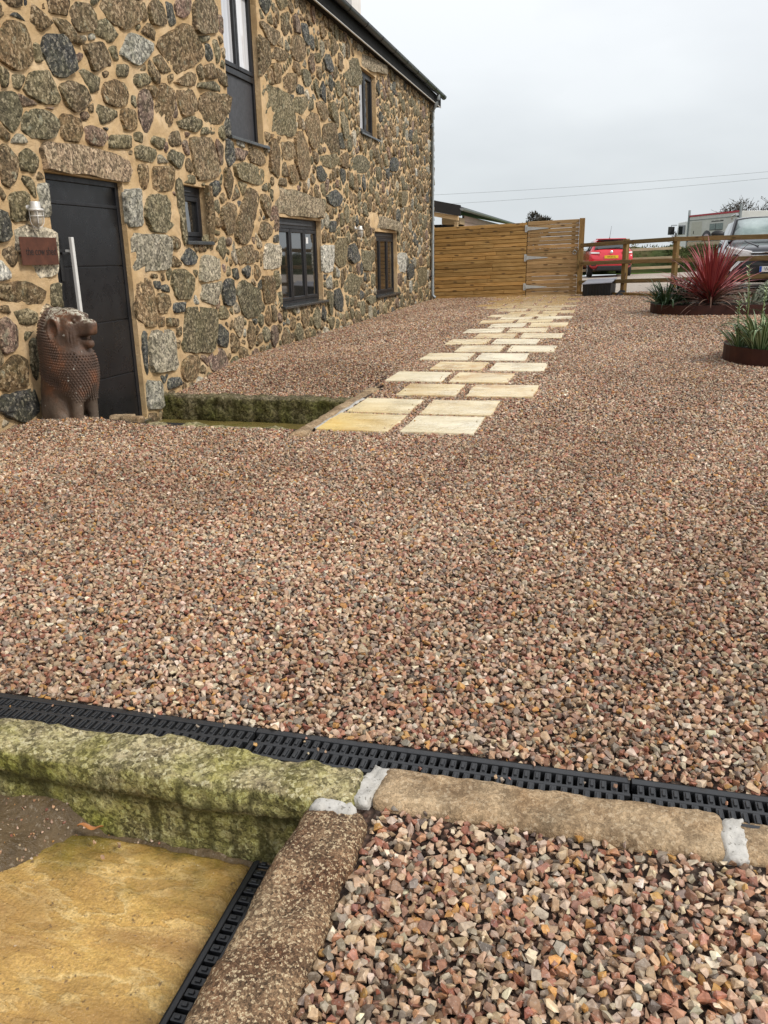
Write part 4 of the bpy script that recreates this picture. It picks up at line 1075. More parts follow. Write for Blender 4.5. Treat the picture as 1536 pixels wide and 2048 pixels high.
o = link_mesh('stone_slab', me, M['ochre'], None, True, loc=(0, 0, -.197)); tag(o, 'large wet ochre sandstone slab sunken behind the mossy step', 'paving slab')
# crumbs, the dry leaf
M['leaf_dry'] = plain('dry_leaf', (.42, .17, .05), .6, var=.3, scale=30)
lf = MB(); n = 9
pts = [(-.05+.10*i/n, .0) for i in range(n+1)]
for i in range(n+1):
    w_ = .0065*math.sin(math.pi*min(1, (i+.3)/n)); x = -.036+.072*i/n
    lf.v += [(x, -w_, .004+.006*math.sin(i*.9)), (x, 0, .0005+.006*math.sin(i*.9)), (x, w_, .005+.006*math.sin(i*.9))]
for i in range(n):
    for k in range(2): lf.f.append((i*3+k, i*3+3+k, i*3+4+k, i*3+1+k)); lf.sm.append(True)
o = lf.build('fallen_leaf', M['leaf_dry'], None, loc=(-1.215, 1.507, -.150), rot=(0, .03, rad(8))); tag(o, 'narrow orange dry leaf lying on the mud at the slab', 'leaf')
def loose(n, xr, yr, zf, smin, smax, name):
    x = RNG.uniform(*xr, n); y = RNG.uniform(*yr, n); z = np.array([zf(a, b) for a, b in zip(x, y)])
    return place_gravel(name, x, y, z, RNG.uniform(smin, smax, n), 1.0)
loose(1500, (-1.95, -1.02), (1.0, 1.56), lambda a, b: float(mudz(np.array(a), np.array(b)))+.001, .0016, .0062, 'grit')
loose(26, (-1.6, -.8), (.5, 1.5), lambda a, b: -.188, .0012, .0036, 'grit')
loose(5, (-1.2, -1.12), (1.44, 1.5), lambda a, b: -.172, .005, .008, 'grit')

loose(26, (-1.9, .8), (1.735, 1.825), lambda a, b: .004, .004, .009, 'grit')
_sl = [a for a in SLABS if a[2] < 13]
_n = 70; _p = [(lambda a: (RNG.choice([RNG.uniform(a[0], a[0]+.05), RNG.uniform(a[1]-.05, a[1])]), RNG.uniform(a[2], a[3])))(_sl[int(RNG.integers(len(_sl)))]) for _ in range(_n)]
_x = np.array([q[0] for q in _p]); _y = np.array([q[1] for q in _p]); place_gravel('gravel', _x, _y, gz(_x, _y)+.021, RNG.uniform(.005, .011, _n), .4, 'single pebbles kicked onto the path slabs')
# sunken entrance by the door
t = NT('wet_mossy_floor'); c = t.ramp(t.noise(3.5, 5, .65), [(.3, (.13, .105, .035)), (.55, (.22, .17, .055)), (.7, (.10, .11, .02))])
M['wetfloor'] = t.done(c, t.ramp(t.noise(5, 3), [(.35, .06), (.65, .35)]), t.bump(t.noise(25, 4), .25, .01), spec=.6)
mb = MB(); mb.box(WX-.2, -2.1, 5.6, 7.7, -.40, -.335); o = mb.build('entrance_floor', M['wetfloor']); o['kind'] = 'structure'
M['dark_moss'] = granite('dark_mossy_granite', (.085, .066, .036), (.18, .145, .085), (.36, .31, .21), cell=60, amount=.6, moss=((.095, .10, .02), .45), bump=1.0, bd=.03, stain=drip)
tag(rough_box('kerb_stone', (-3.34, 7.665, -.222), (1.13, .095, .135), .026, .03, .026, 5, M['dark_moss'], seed=11),
    'dark mossy granite kerb retaining gravel beside the sunken doorway', 'kerb stone', 'kerb stones around the doorway')
tag(rough_box('kerb_stone', (-2.148, 6.58, -.160), (.062, 1.14, .192), .028, .030, .008, 6, M['tan_kerb'], seed=12, rz=rad(.6)),
    'pale granite kerb sloping along the first path slabs', 'kerb stone', 'kerb stones around the doorway')
mb = MB()
for k in range(24):
    y = 5.66+k*.056; w_ = .020+.007*math.sin(k*1.7)+.004*math.sin(k*4.1); xm = -2.066+.006*math.sin(k*.9)
    mb.v += [(xm-w_, y, gzf(xm, y)-.01), (xm, y, gzf(xm, y)+.020), (xm+w_, y, gzf(xm, y)+.008)]
for k in range(23):
    for q in range(2): mb.f.append((k*3+q, k*3+q+1, k*3+q+4, k*3+q+3)); mb.sm.append(True)
tag(mb.build('mortar_joint', M['lime']), 'thin white mortar line along the left edge of the first slabs', 'mortar joint', 'white mortar joints')
t_rim = granite('crumbly_concrete', (.18, .15, .08), (.34, .29, .17), (.50, .45, .33), cell=50, amount=.5, moss=((.17, .17, .04), .5), bump=1)
for k, (x, hx, lab) in enumerate(((-3.18, .34, 'crumbly mossy concrete rim left of the doorway hollow'), (-2.58, .36, 'crumbly pale concrete rim meeting the pale sloping kerb'))):
    def rw(p, k=k): return (p[0], p[1]+.05*fbm((p[0]*4, k, 0), 3), p[2]+.022*fbm((p[0]*5, p[1]*5, k), 3))
    tag(rough_box('rim_stone', (x, 5.70, -.14), (hx, .085, .150), .03, .04, .014, 7, t_rim, seed=20+k, rz=rad(-1), warp=rw), lab, 'rim stone')
tag(rough_box('stone_offcut', (-3.86, 5.93, .005), (.10, .065, .026), .02, .012, .006, 9, M['tan_kerb'], seed=31, rz=rad(20)), 'pale flat stone offcut lying lowest by the threshold', 'stone offcut', 'stone offcuts by the door')
tag(rough_box('stone_offcut', (-3.72, 5.86, .012), (.095, .045, .030), .02, .012, .006, 9, M['tan_kerb'], seed=32, rz=rad(-8)), 'yellowish loaf shaped stone offcut nearest the hollow', 'stone offcut', 'stone offcuts by the door')
mb = MB(); mb.box(-4.36, -3.95, 6.75, 7.25, -.3345, -.300); bevel(tag(mb.build('door_mat', plain('mat_rubber', (.016, .015, .014), .9, scale=40, bump=.6)), 'dark doormat under the black front door', 'door mat'), .006)

# ------------------------------------------------------------------ lion statue: a distance field meshed by surface nets
def surface_nets(f, lo, hi, h):
    lo = np.array(lo); n = np.ceil((np.array(hi)-lo)/h).astype(int)+1
    ax = [lo[k]+h*np.arange(n[k]) for k in range(3)]
    P_ = np.stack(np.meshgrid(*ax, indexing='ij'), -1); D = f(P_)
    S = D < 0; m = [s-1 for s in n]
    cs = np.zeros(m, int)
    for i in (0, 1):
        for j in (0, 1):
            for k in (0, 1): cs += S[i:i+m[0], j:j+m[1], k:k+m[2]]
    act = (cs > 0) & (cs < 8); idx = -np.ones(m, int); idx[act] = np.arange(act.sum())
    acc = np.zeros(m+[3]); cnt = np.zeros(m)
    for a in range(3):
        b, c = (a+1) % 3, (a+2) % 3
        for u in (0, 1):
            for w in (0, 1):
                o0 = [0, 0, 0]; o0[b] = u; o0[c] = w; o1 = list(o0); o1[a] = 1
                d0 = D[o0[0]:o0[0]+m[0], o0[1]:o0[1]+m[1], o0[2]:o0[2]+m[2]]; d1 = D[o1[0]:o1[0]+m[0], o1[1]:o1[1]+m[1], o1[2]:o1[2]+m[2]]
                cr = (d0 < 0) != (d1 < 0); tt = np.where(cr, d0/np.where(cr, d0-d1, 1), 0)
                for k in range(3): acc[..., k] += np.where(cr, o0[k]+(tt if k == a else 0), 0)
                cnt += cr
    ii = np.argwhere(act); V = lo+h*(ii+acc[act]/cnt[act][:, None])
    F = []
    for a in range(3):
        b, c = (a+1) % 3, (a+2) % 3
        s0 = np.take(S, range(0, n[a]-1), a); s1 = np.take(S, range(1, n[a]), a); cr = np.argwhere(s0 != s1)
        cr = cr[(cr[:, b] > 0) & (cr[:, c] > 0) & (cr[:, b] < m[b]) & (cr[:, c] < m[c])]
        def at(db, dc):
            q = cr.copy(); q[:, b] -= db; q[:, c] -= dc; return idx[q[:, 0], q[:, 1], q[:, 2]]
        q = np.stack([at(1, 1), at(0, 1), at(0, 0), at(1, 0)], 1)
        fl = ~S[cr[:, 0], cr[:, 1], cr[:, 2]]; q[fl] = q[fl][:, ::-1]; F.append(q)
    return V, np.concatenate(F)
def ell_(P_, c, r):
    q = (P_-np.array(c)); k0 = np.linalg.norm(q/np.array(r), axis=-1); k1 = np.linalg.norm(q/np.array(r)**2, axis=-1)
    return k0*(k0-1)/np.maximum(k1, 1e-6)
def cap_(P_, a, b, ra, rb):
    a, b = np.array(a, float), np.array(b, float); ab = b-a; t_ = np.clip(((P_-a)@ab)/(ab@ab), 0, 1)
    return np.linalg.norm(P_-a-t_[..., None]*ab, axis=-1)-(ra+(rb-ra)*t_)
def smin(a, b, k):
    h_ = np.clip(.5+.5*(b-a)/k, 0, 1); return b+(a-b)*h_-k*h_*(1-h_)
def smax(a, b, k): return -smin(-a, -b, k)
def mane_f(P_):
    d = ell_(P_, (.045, 0, .47), (.235, .185, .30))
    d = smin(d, ell_(P_, (.00, 0, .70), (.165, .155, .185)), .12)
    return smin(d, ell_(P_, (.155, 0, .42), (.13, .165, .19)), .08)
def lion_f(P_):
    A_ = P_.copy(); A_[..., 1] = np.abs(A_[..., 1])
    d = mane_f(P_)
    d = smin(d, ell_(P_, (-.055, 0, .22), (.185, .175, .28)), .08)          # rump
    d = smin(d, ell_(A_, (-.05, .115, .11), (.15, .075, .15)), .03)          # thighs
    d = smin(d, ell_(A_, (.015, .155, .055), (.082, .055, .082)), .015)      # hind paws
    d = smin(d, cap_(A_, (.16, .085, .36), (.165, .10, .0), .066, .040), .05)
    d = smin(d, ell_(A_, (.195, .10, .012), (.062, .045, .036)), .02)        # fore paws
    hd = ell_(P_, (.125, 0, .765), (.155, .118, .118))
    hd = smin(hd, cap_(P_, (.20, 0, .755), (.325, 0, .742), .082, .056), .04)  # muzzle
    hd = smin(hd, ell_(P_, (.338, 0, .770), (.040, .050, .030)), .02)         # nose
    hd = smin(hd, cap_(A_, (.16, .062, .835), (.262, .048, .822), .022, .019), .014)   # brows
    hd = smin(hd, cap_(A_, (.25, .040, .705), (.345, .022, .712), .030, .022), .015)   # lips
    hd = smin(hd, cap_(P_, (.15, 0, .66), (.305, 0, .628), .075, .036), .03)  # jaw
    hd = smin(hd, ell_(A_, (.165, .085, .68), (.075, .055, .10)), .03)        # cheeks
    for k in range(3):
        hd = smax(hd, -cap_(A_, (.205+.022*k, .128-.010*k, .73), (.195+.024*k, .118-.012*k, .60), .0075, .0055), .008)   # cheek furrows
    hd = smax(hd, -ell_(A_, (.318, 0, .668), (.080, .09, .0155)), .010)       # open mouth
    hd = smax(hd, -cap_(A_, (.25, .075, .672), (.36, .05, .668), .012, .015), .008)
    hd = smax(hd, -ell_(A_, (.236, .094, .792), (.036, .034, .020)), .008)    # eye sockets
    hd = smin(hd, ell_(A_, (.232, .070, .792), (.020, .016, .014)), .003)
    d = smin(d, hd, .022)
    er = ell_(A_, (.060, .122, .735), (.066, .058, .096))
    d = smin(d, er, .008)
    d = smax(d, -ell_(A_, (.068, .186, .735), (.047, .062, .076)), .008)      # hollow ears
    d = smin(d, cap_(A_, (.30, .022, .672), (.302, .024, .640), .0075, .004), .003)  # fangs
    return smax(d, -(P_[..., 2]+.02), .01)
V, F = surface_nets(lion_f, (-.30, -.26, -.04), (.42, .26, .94), .0085)
t = NT('weathered_terracotta'); O = t.obj
c = t.ramp(t.noise(7, 5, .6, vec=O), [(.30, (.050, .033, .024)), (.52, (.105, .062, .042)), (.70, (.23, .095, .045))])
low = t.math('MULTIPLY', t.math('SUBTRACT', .34, t.sep(O, 2)), 5, True)
c = t.mix(t.math('MULTIPLY', low, .8), c, t.ramp(t.noise(9, 4, vec=O), [(.3, (.085, .062, .045)), (.7, (.17, .13, .095))]))
up_ = t.math('MULTIPLY', t.math('SUBTRACT', t.sep(t.nrm, 2), .25), 2.2, True); hi_ = t.math('MULTIPLY', t.math('SUBTRACT', t.sep(O, 2), .66), 9, True)
li = t.math('MULTIPLY', t.math('MULTIPLY', up_, hi_), t.ramp(t.noise(42, 4, .6, vec=O), [(.46, 0), (.54, 1)]))
c = t.mix(li, c, t.ramp(t.noise(60, 2, vec=O), [(.3, (.34, .31, .22)), (.7, (.66, .63, .54))]))
c = t.mix(t.ramp(t.noise(24, 2, .4, vec=O), [(.73, 0), (.745, .8)]), c, (.50, .48, .42))
M['terra'] = t.done(c, t.ramp(t.noise(10, 3, vec=O), [(.3, .35), (.7, .62)]), t.bump(t.noise(55, 5, .7, vec=O), .8, .010), spec=.4)
LP, LS = Vector((-4.17, 5.68, -.015)), 1.06
lion = tag(empty('lion_statue', LP, rad(-10)), 'terracotta lion statue with a scaled mane sitting beside the black door', 'statue')
me = bpy.data.meshes.new('body'); me.from_pydata(V.tolist(), [], F.tolist()); me.update()
lion.scale = (1.0, .84, 1.06)
link_mesh('body', me, M['terra'], lion, True)
# mane of overlapping scales laid in rows over the body
from mathutils.bvhtree import BVHTree
bv = BVHTree.FromPolygons([Vector(p) for p in V], F.tolist())
mb = MB(); row = 0; z = .19
while z < .90:
    n = 58
    for k in range(n):
        an = 2*math.pi*(k+.5*(row % 2))/n
        cx = .03 if z < .62 else .0
        dr_ = Vector((-math.cos(an), -math.sin(an), 0))
        zz_ = z+.02*math.cos(an)*(-1)
        hit = bv.ray_cast(Vector((cx, 0, zz_))-dr_*.6, dr_)
        if hit[0] is None: continue
        p, nrm = hit[0], hit[1]
        # the lower hem of the mane hangs to a point at the chest, the face stays clear
        if p.z < .415-.52*(p.x+.2): continue
        if p.z > .575 and p.x > (-.01 if p.z > .725 else .95*(.725-p.z)): continue
        if p.x > .235 and p.z > .545: continue
        dn = Vector((0, 0, -1)); tn = (dn-nrm*dn.dot(nrm))
        if tn.length < .2: continue
        tn.normalize(); sd = nrm.cross(tn); w_ = .0098*(p.xy-Vector((cx, 0))).length/.2+.001; l_ = .0165
        base = p-nrm*.004
        ring = [base-tn*l_*.7-sd*w_*.8, base-tn*l_*.7+sd*w_*.8, base+sd*w_, base+tn*l_*.55+sd*w_*.62, base+tn*l_*.85, base+tn*l_*.55-sd*w_*.62, base-sd*w_]
        top = p+nrm*.0145+tn*l_*.35
        b = len(mb.v); mb.v += [tuple(q) for q in ring]+[tuple(top)]
        for q in range(7): mb.f.append((b+q, b+(q+1) % 7, b+7)); mb.sm.append(False)
    z += .0195; row += 1
o = mb.build('mane_scales', M['terra'], lion); o['kind'] = 'stuff'

# ------------------------------------------------------------------ timber fence, gate, post and rail
def timber(name, c1, c2, c3, along='x', knot=True, green=.2):
    t = NT(name); r = t.n('ShaderNodeObjectInfo').outputs['Random']
    off = t.n('ShaderNodeCombineXYZ'); t.put(off.inputs[0], t.math('MULTIPLY', r, 17.)); t.put(off.inputs[2], t.math('MULTIPLY', r, 9.))
    va = t.n('ShaderNodeVectorMath', operation='ADD'); t.put(va.inputs[0], t.obj); t.put(va.inputs[1], off.outputs[0]); v0 = va.outputs[0]
    sc = {'x': (1.2, 14, 14), 'z': (14, 14, 1.2)}[along]
    g = t.noise(2.2, 5, .6, vec=t.mapped(v0, scale=sc), dist=.8)
    c = t.ramp(g, [(.3, c1), (.5, c2), (.72, c3)])
    c = t.mix(.85, c, t.mix(1, c, t.ramp(r, [(0, (.72, .66, .56)), (.5, (1, 1, 1)), (1, (1.25, 1.12, .98))]), 'MULTIPLY'))
    if knot:
        kd = t.voro(1.0, vec=t.mapped(v0, scale={'x': (2.6, 9, 9), 'z': (9, 9, 2.6)}[along]), out='Distance')
        c = t.mix(t.ramp(kd, [(.12, .85), (.2, 0)]), c, (.07, .035, .014))
    c = t.mix(t.ramp(t.noise(1.1, 4, vec=v0), [(.45, 0), (.75, green)]), c, (.11, .105, .045))
    return t.done(c, .62, t.bump(g, .25, .004), spec=.35)
M['board'] = timber('fence_board_wood', (.23, .125, .034), (.38, .225, .072), (.50, .315, .125))
M['gatewood'] = timber('gate_board_wood', (.23, .135, .055), (.37, .235, .105), (.49, .335, .17))
M['rail'] = timber('rail_wood', (.125, .082, .034), (.205, .142, .064), (.29, .212, .108), green=.5)
M['postw'] = timber('post_wood', (.125, .072, .022), (.21, .13, .044), (.29, .19, .07), along='z', green=.5)
FY = 21.86
def gy(x): return FY-.08*(x+4.36)/3.7
fz0 = gzf(-4.3, FY)
fence = tag(empty('board_fence', (-4.36, FY, fz0)), 'solid timber fence of horizontal boards between the barn and the gate', 'fence')
gate = tag(empty('timber_gate', (-2.02, gy(-2.02), gzf(-2.0, FY))), 'timber gate of horizontal boards with three strap hinges and a ring latch', 'gate')
NB = 19; HB = 1.80/NB
rb = random.Random(5)
def boards(root, xa, xb, mat, joints, gap, z0a, z0b):
    ox, oy, oz = root.location
    for k in range(NB):
        cut = sorted([xa]+[xa+(xb-xa)*f for f in joints(k)]+[xb])
        for a, b in zip(cut[:-1], cut[1:]):
            if b-a < .05: continue
            za, zb_ = [z0a+(z0b-z0a)*(q-xa)/(xb-xa)+k*HB+.012 for q in (a, b)]
            g_ = gap+rb.uniform(0, .0022); dz = rb.uniform(-.002, .002); d = rb.uniform(-.003, .003)
            L_ = b-a; h_ = HB-g_
            mb = MB()
            mb.hexa([(0, -.014+d, 0), (L_-.003, -.014+d-.022*L_, zb_-za), (L_-.003, .010+d-.022*L_, zb_-za), (0, .010+d, 0),
                     (0, -.010+d, h_), (L_-.003, -.010+d-.022*L_, zb_-za+h_), (L_-.003, .010+d-.022*L_, zb_-za+h_), (0, .010+d, h_)])
            o = mb.build('board', mat, root, loc=(a-ox, gy(a)-oy, za+dz-oz)); bevel(o, .007, 1)
boards(fence, -4.43, -2.045, M['board'], lambda k: [rb.uniform(.2, .45), rb.uniform(.55, .85)] if k % 3 == 1 else ([rb.uniform(.25, .8)] if k % 3 == 2 else []), .005, fz0-.03, gzf(-2.05, FY)-.03)
boards(gate, -2.03, -.768, M['gatewood'], lambda k: [], .0032, gzf(-2.02, FY)-.015, gzf(-.79, FY)-.015)
mb = MB()
for x in (-3.9, -2.9, -2.06): mb.box(x+4.36-.05, x+4.36+.05, .02-.022*(x+4.36), .12, -.1, 1.80)
mb.build('backing_post', M['postw'], fence)
mb = MB(); mb.hexa([(-.07, .0115, -.02), (2.30, -.037, .04), (2.30, -.034, .04), (-.07, .0145, -.02), (-.07, .0115, 1.70), (2.30, -.037, 1.78), (2.30, -.034, 1.78), (-.07, .0145, 1.70)])
mb.build('gap_shade_sheet', plain('gap_shade_dark', (.03, .016, .008), .9), fence)  # dark sheet added behind the boards to draw shade in their gaps
mb = MB()
for x in (.08, 1.12): mb.box(x-.045, x+.045, .012, .06, .05, 1.75)
mb.build('backing_batten', M['postw'], gate)
for i, z in enumerate((.22, .93, 1.63)):
    mb = MB(); mb.box(-.075, -.015, -.026, -.018, z-.085, z+.085)
    mb.prism([(-.012, z-.045), (.50, z-.008), (.52, z), (.50, z+.008), (-.012, z+.045)], 'y', -.030, -.024)
    mb.tube([(-.012, -.03, z-.06), (-.012, -.03, z+.06)], .011, 8)
    mb.build('strap_hinge', M['zinc'] if 'zinc' in M else M.setdefault('zinc', plain('zinc', (.50, .52, .52), .45, .5, var=.12)), gate)
mb = MB()
pts = [(1.17+.045*math.cos(k*math.pi/8), -.045, 1.04+.045*math.sin(k*math.pi/8)) for k in range(17)]
mb.tube(pts, .009, 6, caps=False); mb.box(1.14, 1.30, -.036, -.022, 1.075, 1.10); mb.sphere((1.17, -.04, 1.085), .022)
mb.build('ring_latch', M['zinc'], gate)
def post(x, y, h, w, lab, grp, cat='post', mat=None, cap=True, below=.2):
    o = rough_post('fence_post', w, h, mat or M['postw'], below); o.location = (x, y, gzf(x, y)); tag(o, lab, cat, grp); return o
def rough_post(name, w, h, mat, below=.2):
    mb = MB(); mb.box(-w/2, w/2, -w/2, w/2, -below, h); o = mb.build(name, mat); return bevel(o, .006)
gp = post(-.70, gy(-.70)-.01, 1.81, .13, 'tall square timber gate post with latch at the end of the gate', 'timber posts')

# ranch fence beyond the gate post
A_ = Vector((-.66, 21.78)); B_ = Vector((.36, 20.80)); C_ = Vector((1.39, 19.6)); D_ = Vector((3.15, 17.72)); E_ = Vector((5.2, 15.9))
HT = {0: (1.17, .74, .29), 1: (1.19, .76, .32), 2: (1.22, .78, .37), 3: (1.20, .81, .48), 4: (1.20, .81, .48)}
rf = tag(empty('rail_fence', (A_.x, A_.y, gzf(A_.x, A_.y))), 'low post and rail fence of three timber rails right of the gate', 'fence')
def rail(root, p, q, z, z2=None, w_=.092, th=.038, mat=None, name='rail'):
    ox = root.location; z2 = z if z2 is None else z2
    a = Vector((p.x, p.y, gzf(p.x, p.y)+z)); b = Vector((q.x, q.y, gzf(q.x, q.y)+z2)); d = (b-a); L_ = Vector((d.x, d.y)).length
    mb = MB(); dz = d.z
    mb.hexa([(0, -th/2, -w_/2), (L_, -th/2, dz-w_/2), (L_, th/2, dz-w_/2), (0, th/2, -w_/2), (0, -th/2, w_/2), (L_, -th/2, dz+w_/2), (L_, th/2, dz+w_/2), (0, th/2, w_/2)])
    o = mb.build(name, mat or M['rail'], root, loc=a-ox); o.rotation_euler = (0, 0, math.atan2(d.y, d.x)); return bevel(o, .004, 1)
def fpost(root, p, h, w=.09, mat=None, rz=0):
    mb = MB(); mb.box(-w/2, w/2, -w/2, w/2, -.25, h); o = mb.build('post', mat or M['postw'], root, loc=Vector((p.x, p.y, gzf(p.x, p.y)))-root.location, rot=(0, 0, rz)); return bevel(o, .005, 1)
for i, (p, q) in enumerate(((A_, B_), (B_, C_), (C_, D_), (D_, E_))):
    d = (q-p).normalized(); off = Vector((d.y, -d.x))*.072
    if off.y > 0: off = -off
    for k in range(3): rail(rf, p+off, q+off-d*.004, HT[i][k], HT[i+1][k])
for p, w in ((B_, .11), (C_, .10), (D_, .10), (E_, .10)): fpost(rf, p, 1.27, w, rz=rad(-45))
d = (C_-A_).normalized(); off = Vector((d.y, -d.x)); off = off if off.y < 0 else -off
rail(rf, A_+off*.09, C_+off*.09, .03, .03, .09, .03, M['postw'], 'kick_board')
rail(rf, A_+d*.1+off*.112, B_+d*.3+off*.112, .735, .765, .075, .036, M['rail'], 'batten')

# storage box and dustpan by the gate
M['box_black'] = plain('box_plastic_black', (.010, .010, .011), .5, var=.3, scale=4)
M['box_lid'] = plain('box_lid_grey', (.25, .25, .28), .42, var=.08, scale=4)
bx = tag(empty('storage_box', (-.20, 20.92, gzf(-.20, 20.92)), rad(-14)), 'black plastic storage box with sloping grey lid by the gate post', 'storage box')
mb = MB(); mb.hexa([(-.33, -.24, -.02), (.33, -.24, -.02), (.33, .24, -.02), (-.33, .24, -.02), (-.34, -.25, .26), (.34, -.25, .30), (.34, .25, .37), (-.34, .25, .33)])
for k in range(9): mb.box(-.30+k*.072, -.27+k*.072, -.258, -.247, .02, .25)
bevel(mb.build('body', M['box_black'], bx), .01)
mb = MB(); mb.hexa([(-.36, -.28, .262), (.36, -.28, .302), (.36, .27, .392), (-.36, .27, .352), (-.35, -.27, .285), (.35, -.27, .325), (.35, .26, .415), (-.35, .26, .375)])
bevel(mb.build('lid', M['box_lid'], bx), .008)
dp = tag(empty('dustpan', (.30, 20.62, gzf(.30, 20.62)), rad(-30)), 'black long handled dustpan leaning on the rail fence', 'dustpan'); dp.scale = (.72, .72, .72)
mb = MB(); mb.hexa([(-.13, -.12, 0), (.13, -.12, 0), (.12, .12, 0), (-.12, .12, 0), (-.13, -.12, .02), (.13, -.12, .02), (.10, .12, .17), (-.10, .12, .17)]); bevel(mb.build('pan', M['box_black'], dp), .01)
mb = MB(); mb.tube([(0, .10, .12), (.02, .15, .45), (.035, .20, .72)], .012, 8); mb.build('handle', plain('handle_brown', (.10, .05, .03), .5), dp)

# ------------------------------------------------------------------ planters
t = NT('corten'); c = t.ramp(t.noise(5, 5, .65), [(.3, (.034, .011, .008)), (.6, (.055, .017, .010)), (.8, (.085, .027, .014))]); M['corten'] = t.done(c, .65, t.bump(t.noise(70, 3), .1, .002), spec=.3)
t = NT('soil'); c = t.ramp(t.noise(15, 5, .7), [(.3, (.025, .018, .012)), (.7, (.075, .055, .035))]); M['soil'] = t.done(c, .95, t.bump(t.noise(40, 4), 1, .03))
def outline(p, n=20):
    r = (p[3]-p[2])/2; cy = (p[2]+p[3])/2; cx = p[0]+r
    return [(p[1], p[2])]+[(cx-r*math.sin(math.pi*k/n), cy-r*math.cos(math.pi*k/n)) for k in range(n+1)]+[(p[1], p[3])]
def planter(p, h, lab):
    ol = outline(p); z0 = gzf(p[0]+.5, p[2]+.3); root = tag(empty('edged_bed', (p[0], p[2], z0)), lab, 'planter')
    mb = MB(); n = len(ol); c = ((p[0]+p[1])/2, (p[2]+p[3])/2)
    for i in range(n):
        a, b = ol[i], ol[(i+1) % n]
        def inn(q):
            d = Vector((max(min(q[0], p[1]-.4), p[0]+(p[3]-p[2])/2)-q[0], c[1]-q[1])); d.normalize(); return (q[0]+d.x*.008, q[1]+d.y*.008)
        a2, b2 = inn(a), inn(b); zt = h
        za, zb_ = gzf(*a)-z0, gzf(*b)-z0
        mb.hexa([(a[0]-p[0], a[1]-p[2], za-.1), (b[0]-p[0], b[1]-p[2], zb_-.1), (b2[0]-p[0], b2[1]-p[2], zb_-.1), (a2[0]-p[0], a2[1]-p[2], za-.1),
                 (a[0]-p[0], a[1]-p[2], za+zt), (b[0]-p[0], b[1]-p[2], zb_+zt), (b2[0]-p[0], b2[1]-p[2], zb_+zt), (a2[0]-p[0], a2[1]-p[2], za+zt)])
    mb.build('edging', M['corten'], root)
    mb = MB(); pts = [(q[0]-p[0], q[1]-p[2], gzf(*q)-z0+h-.03) for q in outline((p[0]+.01, p[1]-.01, p[2]+.01, p[3]-.01))]
    mb.add(pts+[(c[0]-p[0], c[1]-p[2], gzf(*c)-z0+h+.03)], [(i, (i+1) % len(pts), len(pts)) for i in range(len(pts))], True)
    o = mb.build('soil', M['soil'], root); o['kind'] = 'stuff'
    return root
planter(P1, .165, 'long rusted steel edged bed around the red cordyline')
planter(P2, .175, 'nearer rusted steel edged bed at the right edge with strappy green plants')

def blade(L_, w_, bend, segs=7, fold=.3, tip=.06, wmax=.35, twist=0.):
    """a strap leaf from the origin up +z, arching towards +y"""
    mb = MB(); x = y = z = 0.; a = 0.
    for i in range(segs+1):
        f = i/segs
        ww = w_*(min(1, (f/wmax)**.6*.65+.35) if f < wmax else max(tip, 1-((f-wmax)/(1-wmax))**1.6))
        nx_, nz_ = -math.cos(a), math.sin(a)
        tw = twist*f
        mb.v += [(-ww/2*math.cos(tw), y+nx_*ww*fold*-1+ww/2*math.sin(tw), z+nz_*ww*fold), (0, y, z), (ww/2*math.cos(tw), y+nx_*ww*fold*-1-ww/2*math.sin(tw), z+nz_*ww*fold)]
        y += math.sin(a)*L_/segs; z += math.cos(a)*L_/segs; a += bend/segs*(.4+1.2*f)
    for i in range(segs):
        for k in range(2): mb.f.append((i*3+k, i*3+k+1, i*3+k+4, i*3+k+3)); mb.sm.append(True)
    return mb.mesh('leaf')
def leafmat(name, a, b, c_, edge=None, rough=.42, trans=.12):
    t = NT(name); r = t.n('ShaderNodeObjectInfo').outputs['Random']
    c = t.ramp(r, [(0, a), (.5, b), (1, c_)])
    c = t.mix(t.ramp(t.noise(3, 3, vec=t.mapped(t.obj, scale=(30, 30, 3))), [(.35, 0), (.7, .5)]), c, tuple(x*.55 for x in b))
    if edge:
        s_ = t.math('ABSOLUTE', t.sep(t.obj, 0)); c = t.mix(t.ramp(t.math('MULTIPLY', s_, 60.), [(.25, 0), (.6, edge[1])]), c, edge[0])
    return t.done(c, rough, None, spec=.45, Subsurface_Weight=0.0)
M['cordy'] = leafmat('red_cordyline_leaf', (.15, .012, .022), (.27, .022, .036), (.38, .07, .065), ((.46, .13, .11), .55), .34)
M['cordy_old'] = leafmat('old_cordyline_leaf', (.10, .045, .035), (.17, .085, .06), (.26, .17, .12), None, .55)
M['strap'] = leafmat('strappy_leaf', (.035, .075, .022), (.06, .115, .03), (.10, .16, .055), ((.42, .50, .27), .85))
M['strap_dark'] = leafmat('dark_strappy_leaf', (.022, .05, .02), (.04, .08, .028), (.07, .115, .045))
M['silver'] = leafmat('silver_leaf', (.17, .20, .13), (.26, .29, .19), (.36, .37, .26))
M['stemg'] = plain('green_stem', (.13, .16, .05), .5, var=.3)
def leaves(root, meshes, n, fa, fb, rnd_, spread, mat, zr=(0, 0), sc=(.8, 1.1)):
    for k in range(n):
        o = bpy.data.objects.new('leaf', rnd_.choice(meshes)); COL.objects.link(o); o.parent = root
        az = rnd_.uniform(0, 6.283); tl = fa+(fb-fa)*(rnd_.random()**1.0)
        o.rotation_euler = (Matrix.Rotation(az, 3, 'Z') @ Matrix.Rotation(-tl, 3, 'X')).to_euler()
        r = spread*math.sqrt(rnd_.random()); o.location = (-r*math.sin(az), r*math.cos(az), rnd_.uniform(*zr)); s_ = rnd_.uniform(*sc); o.scale = (s_, s_, s_)
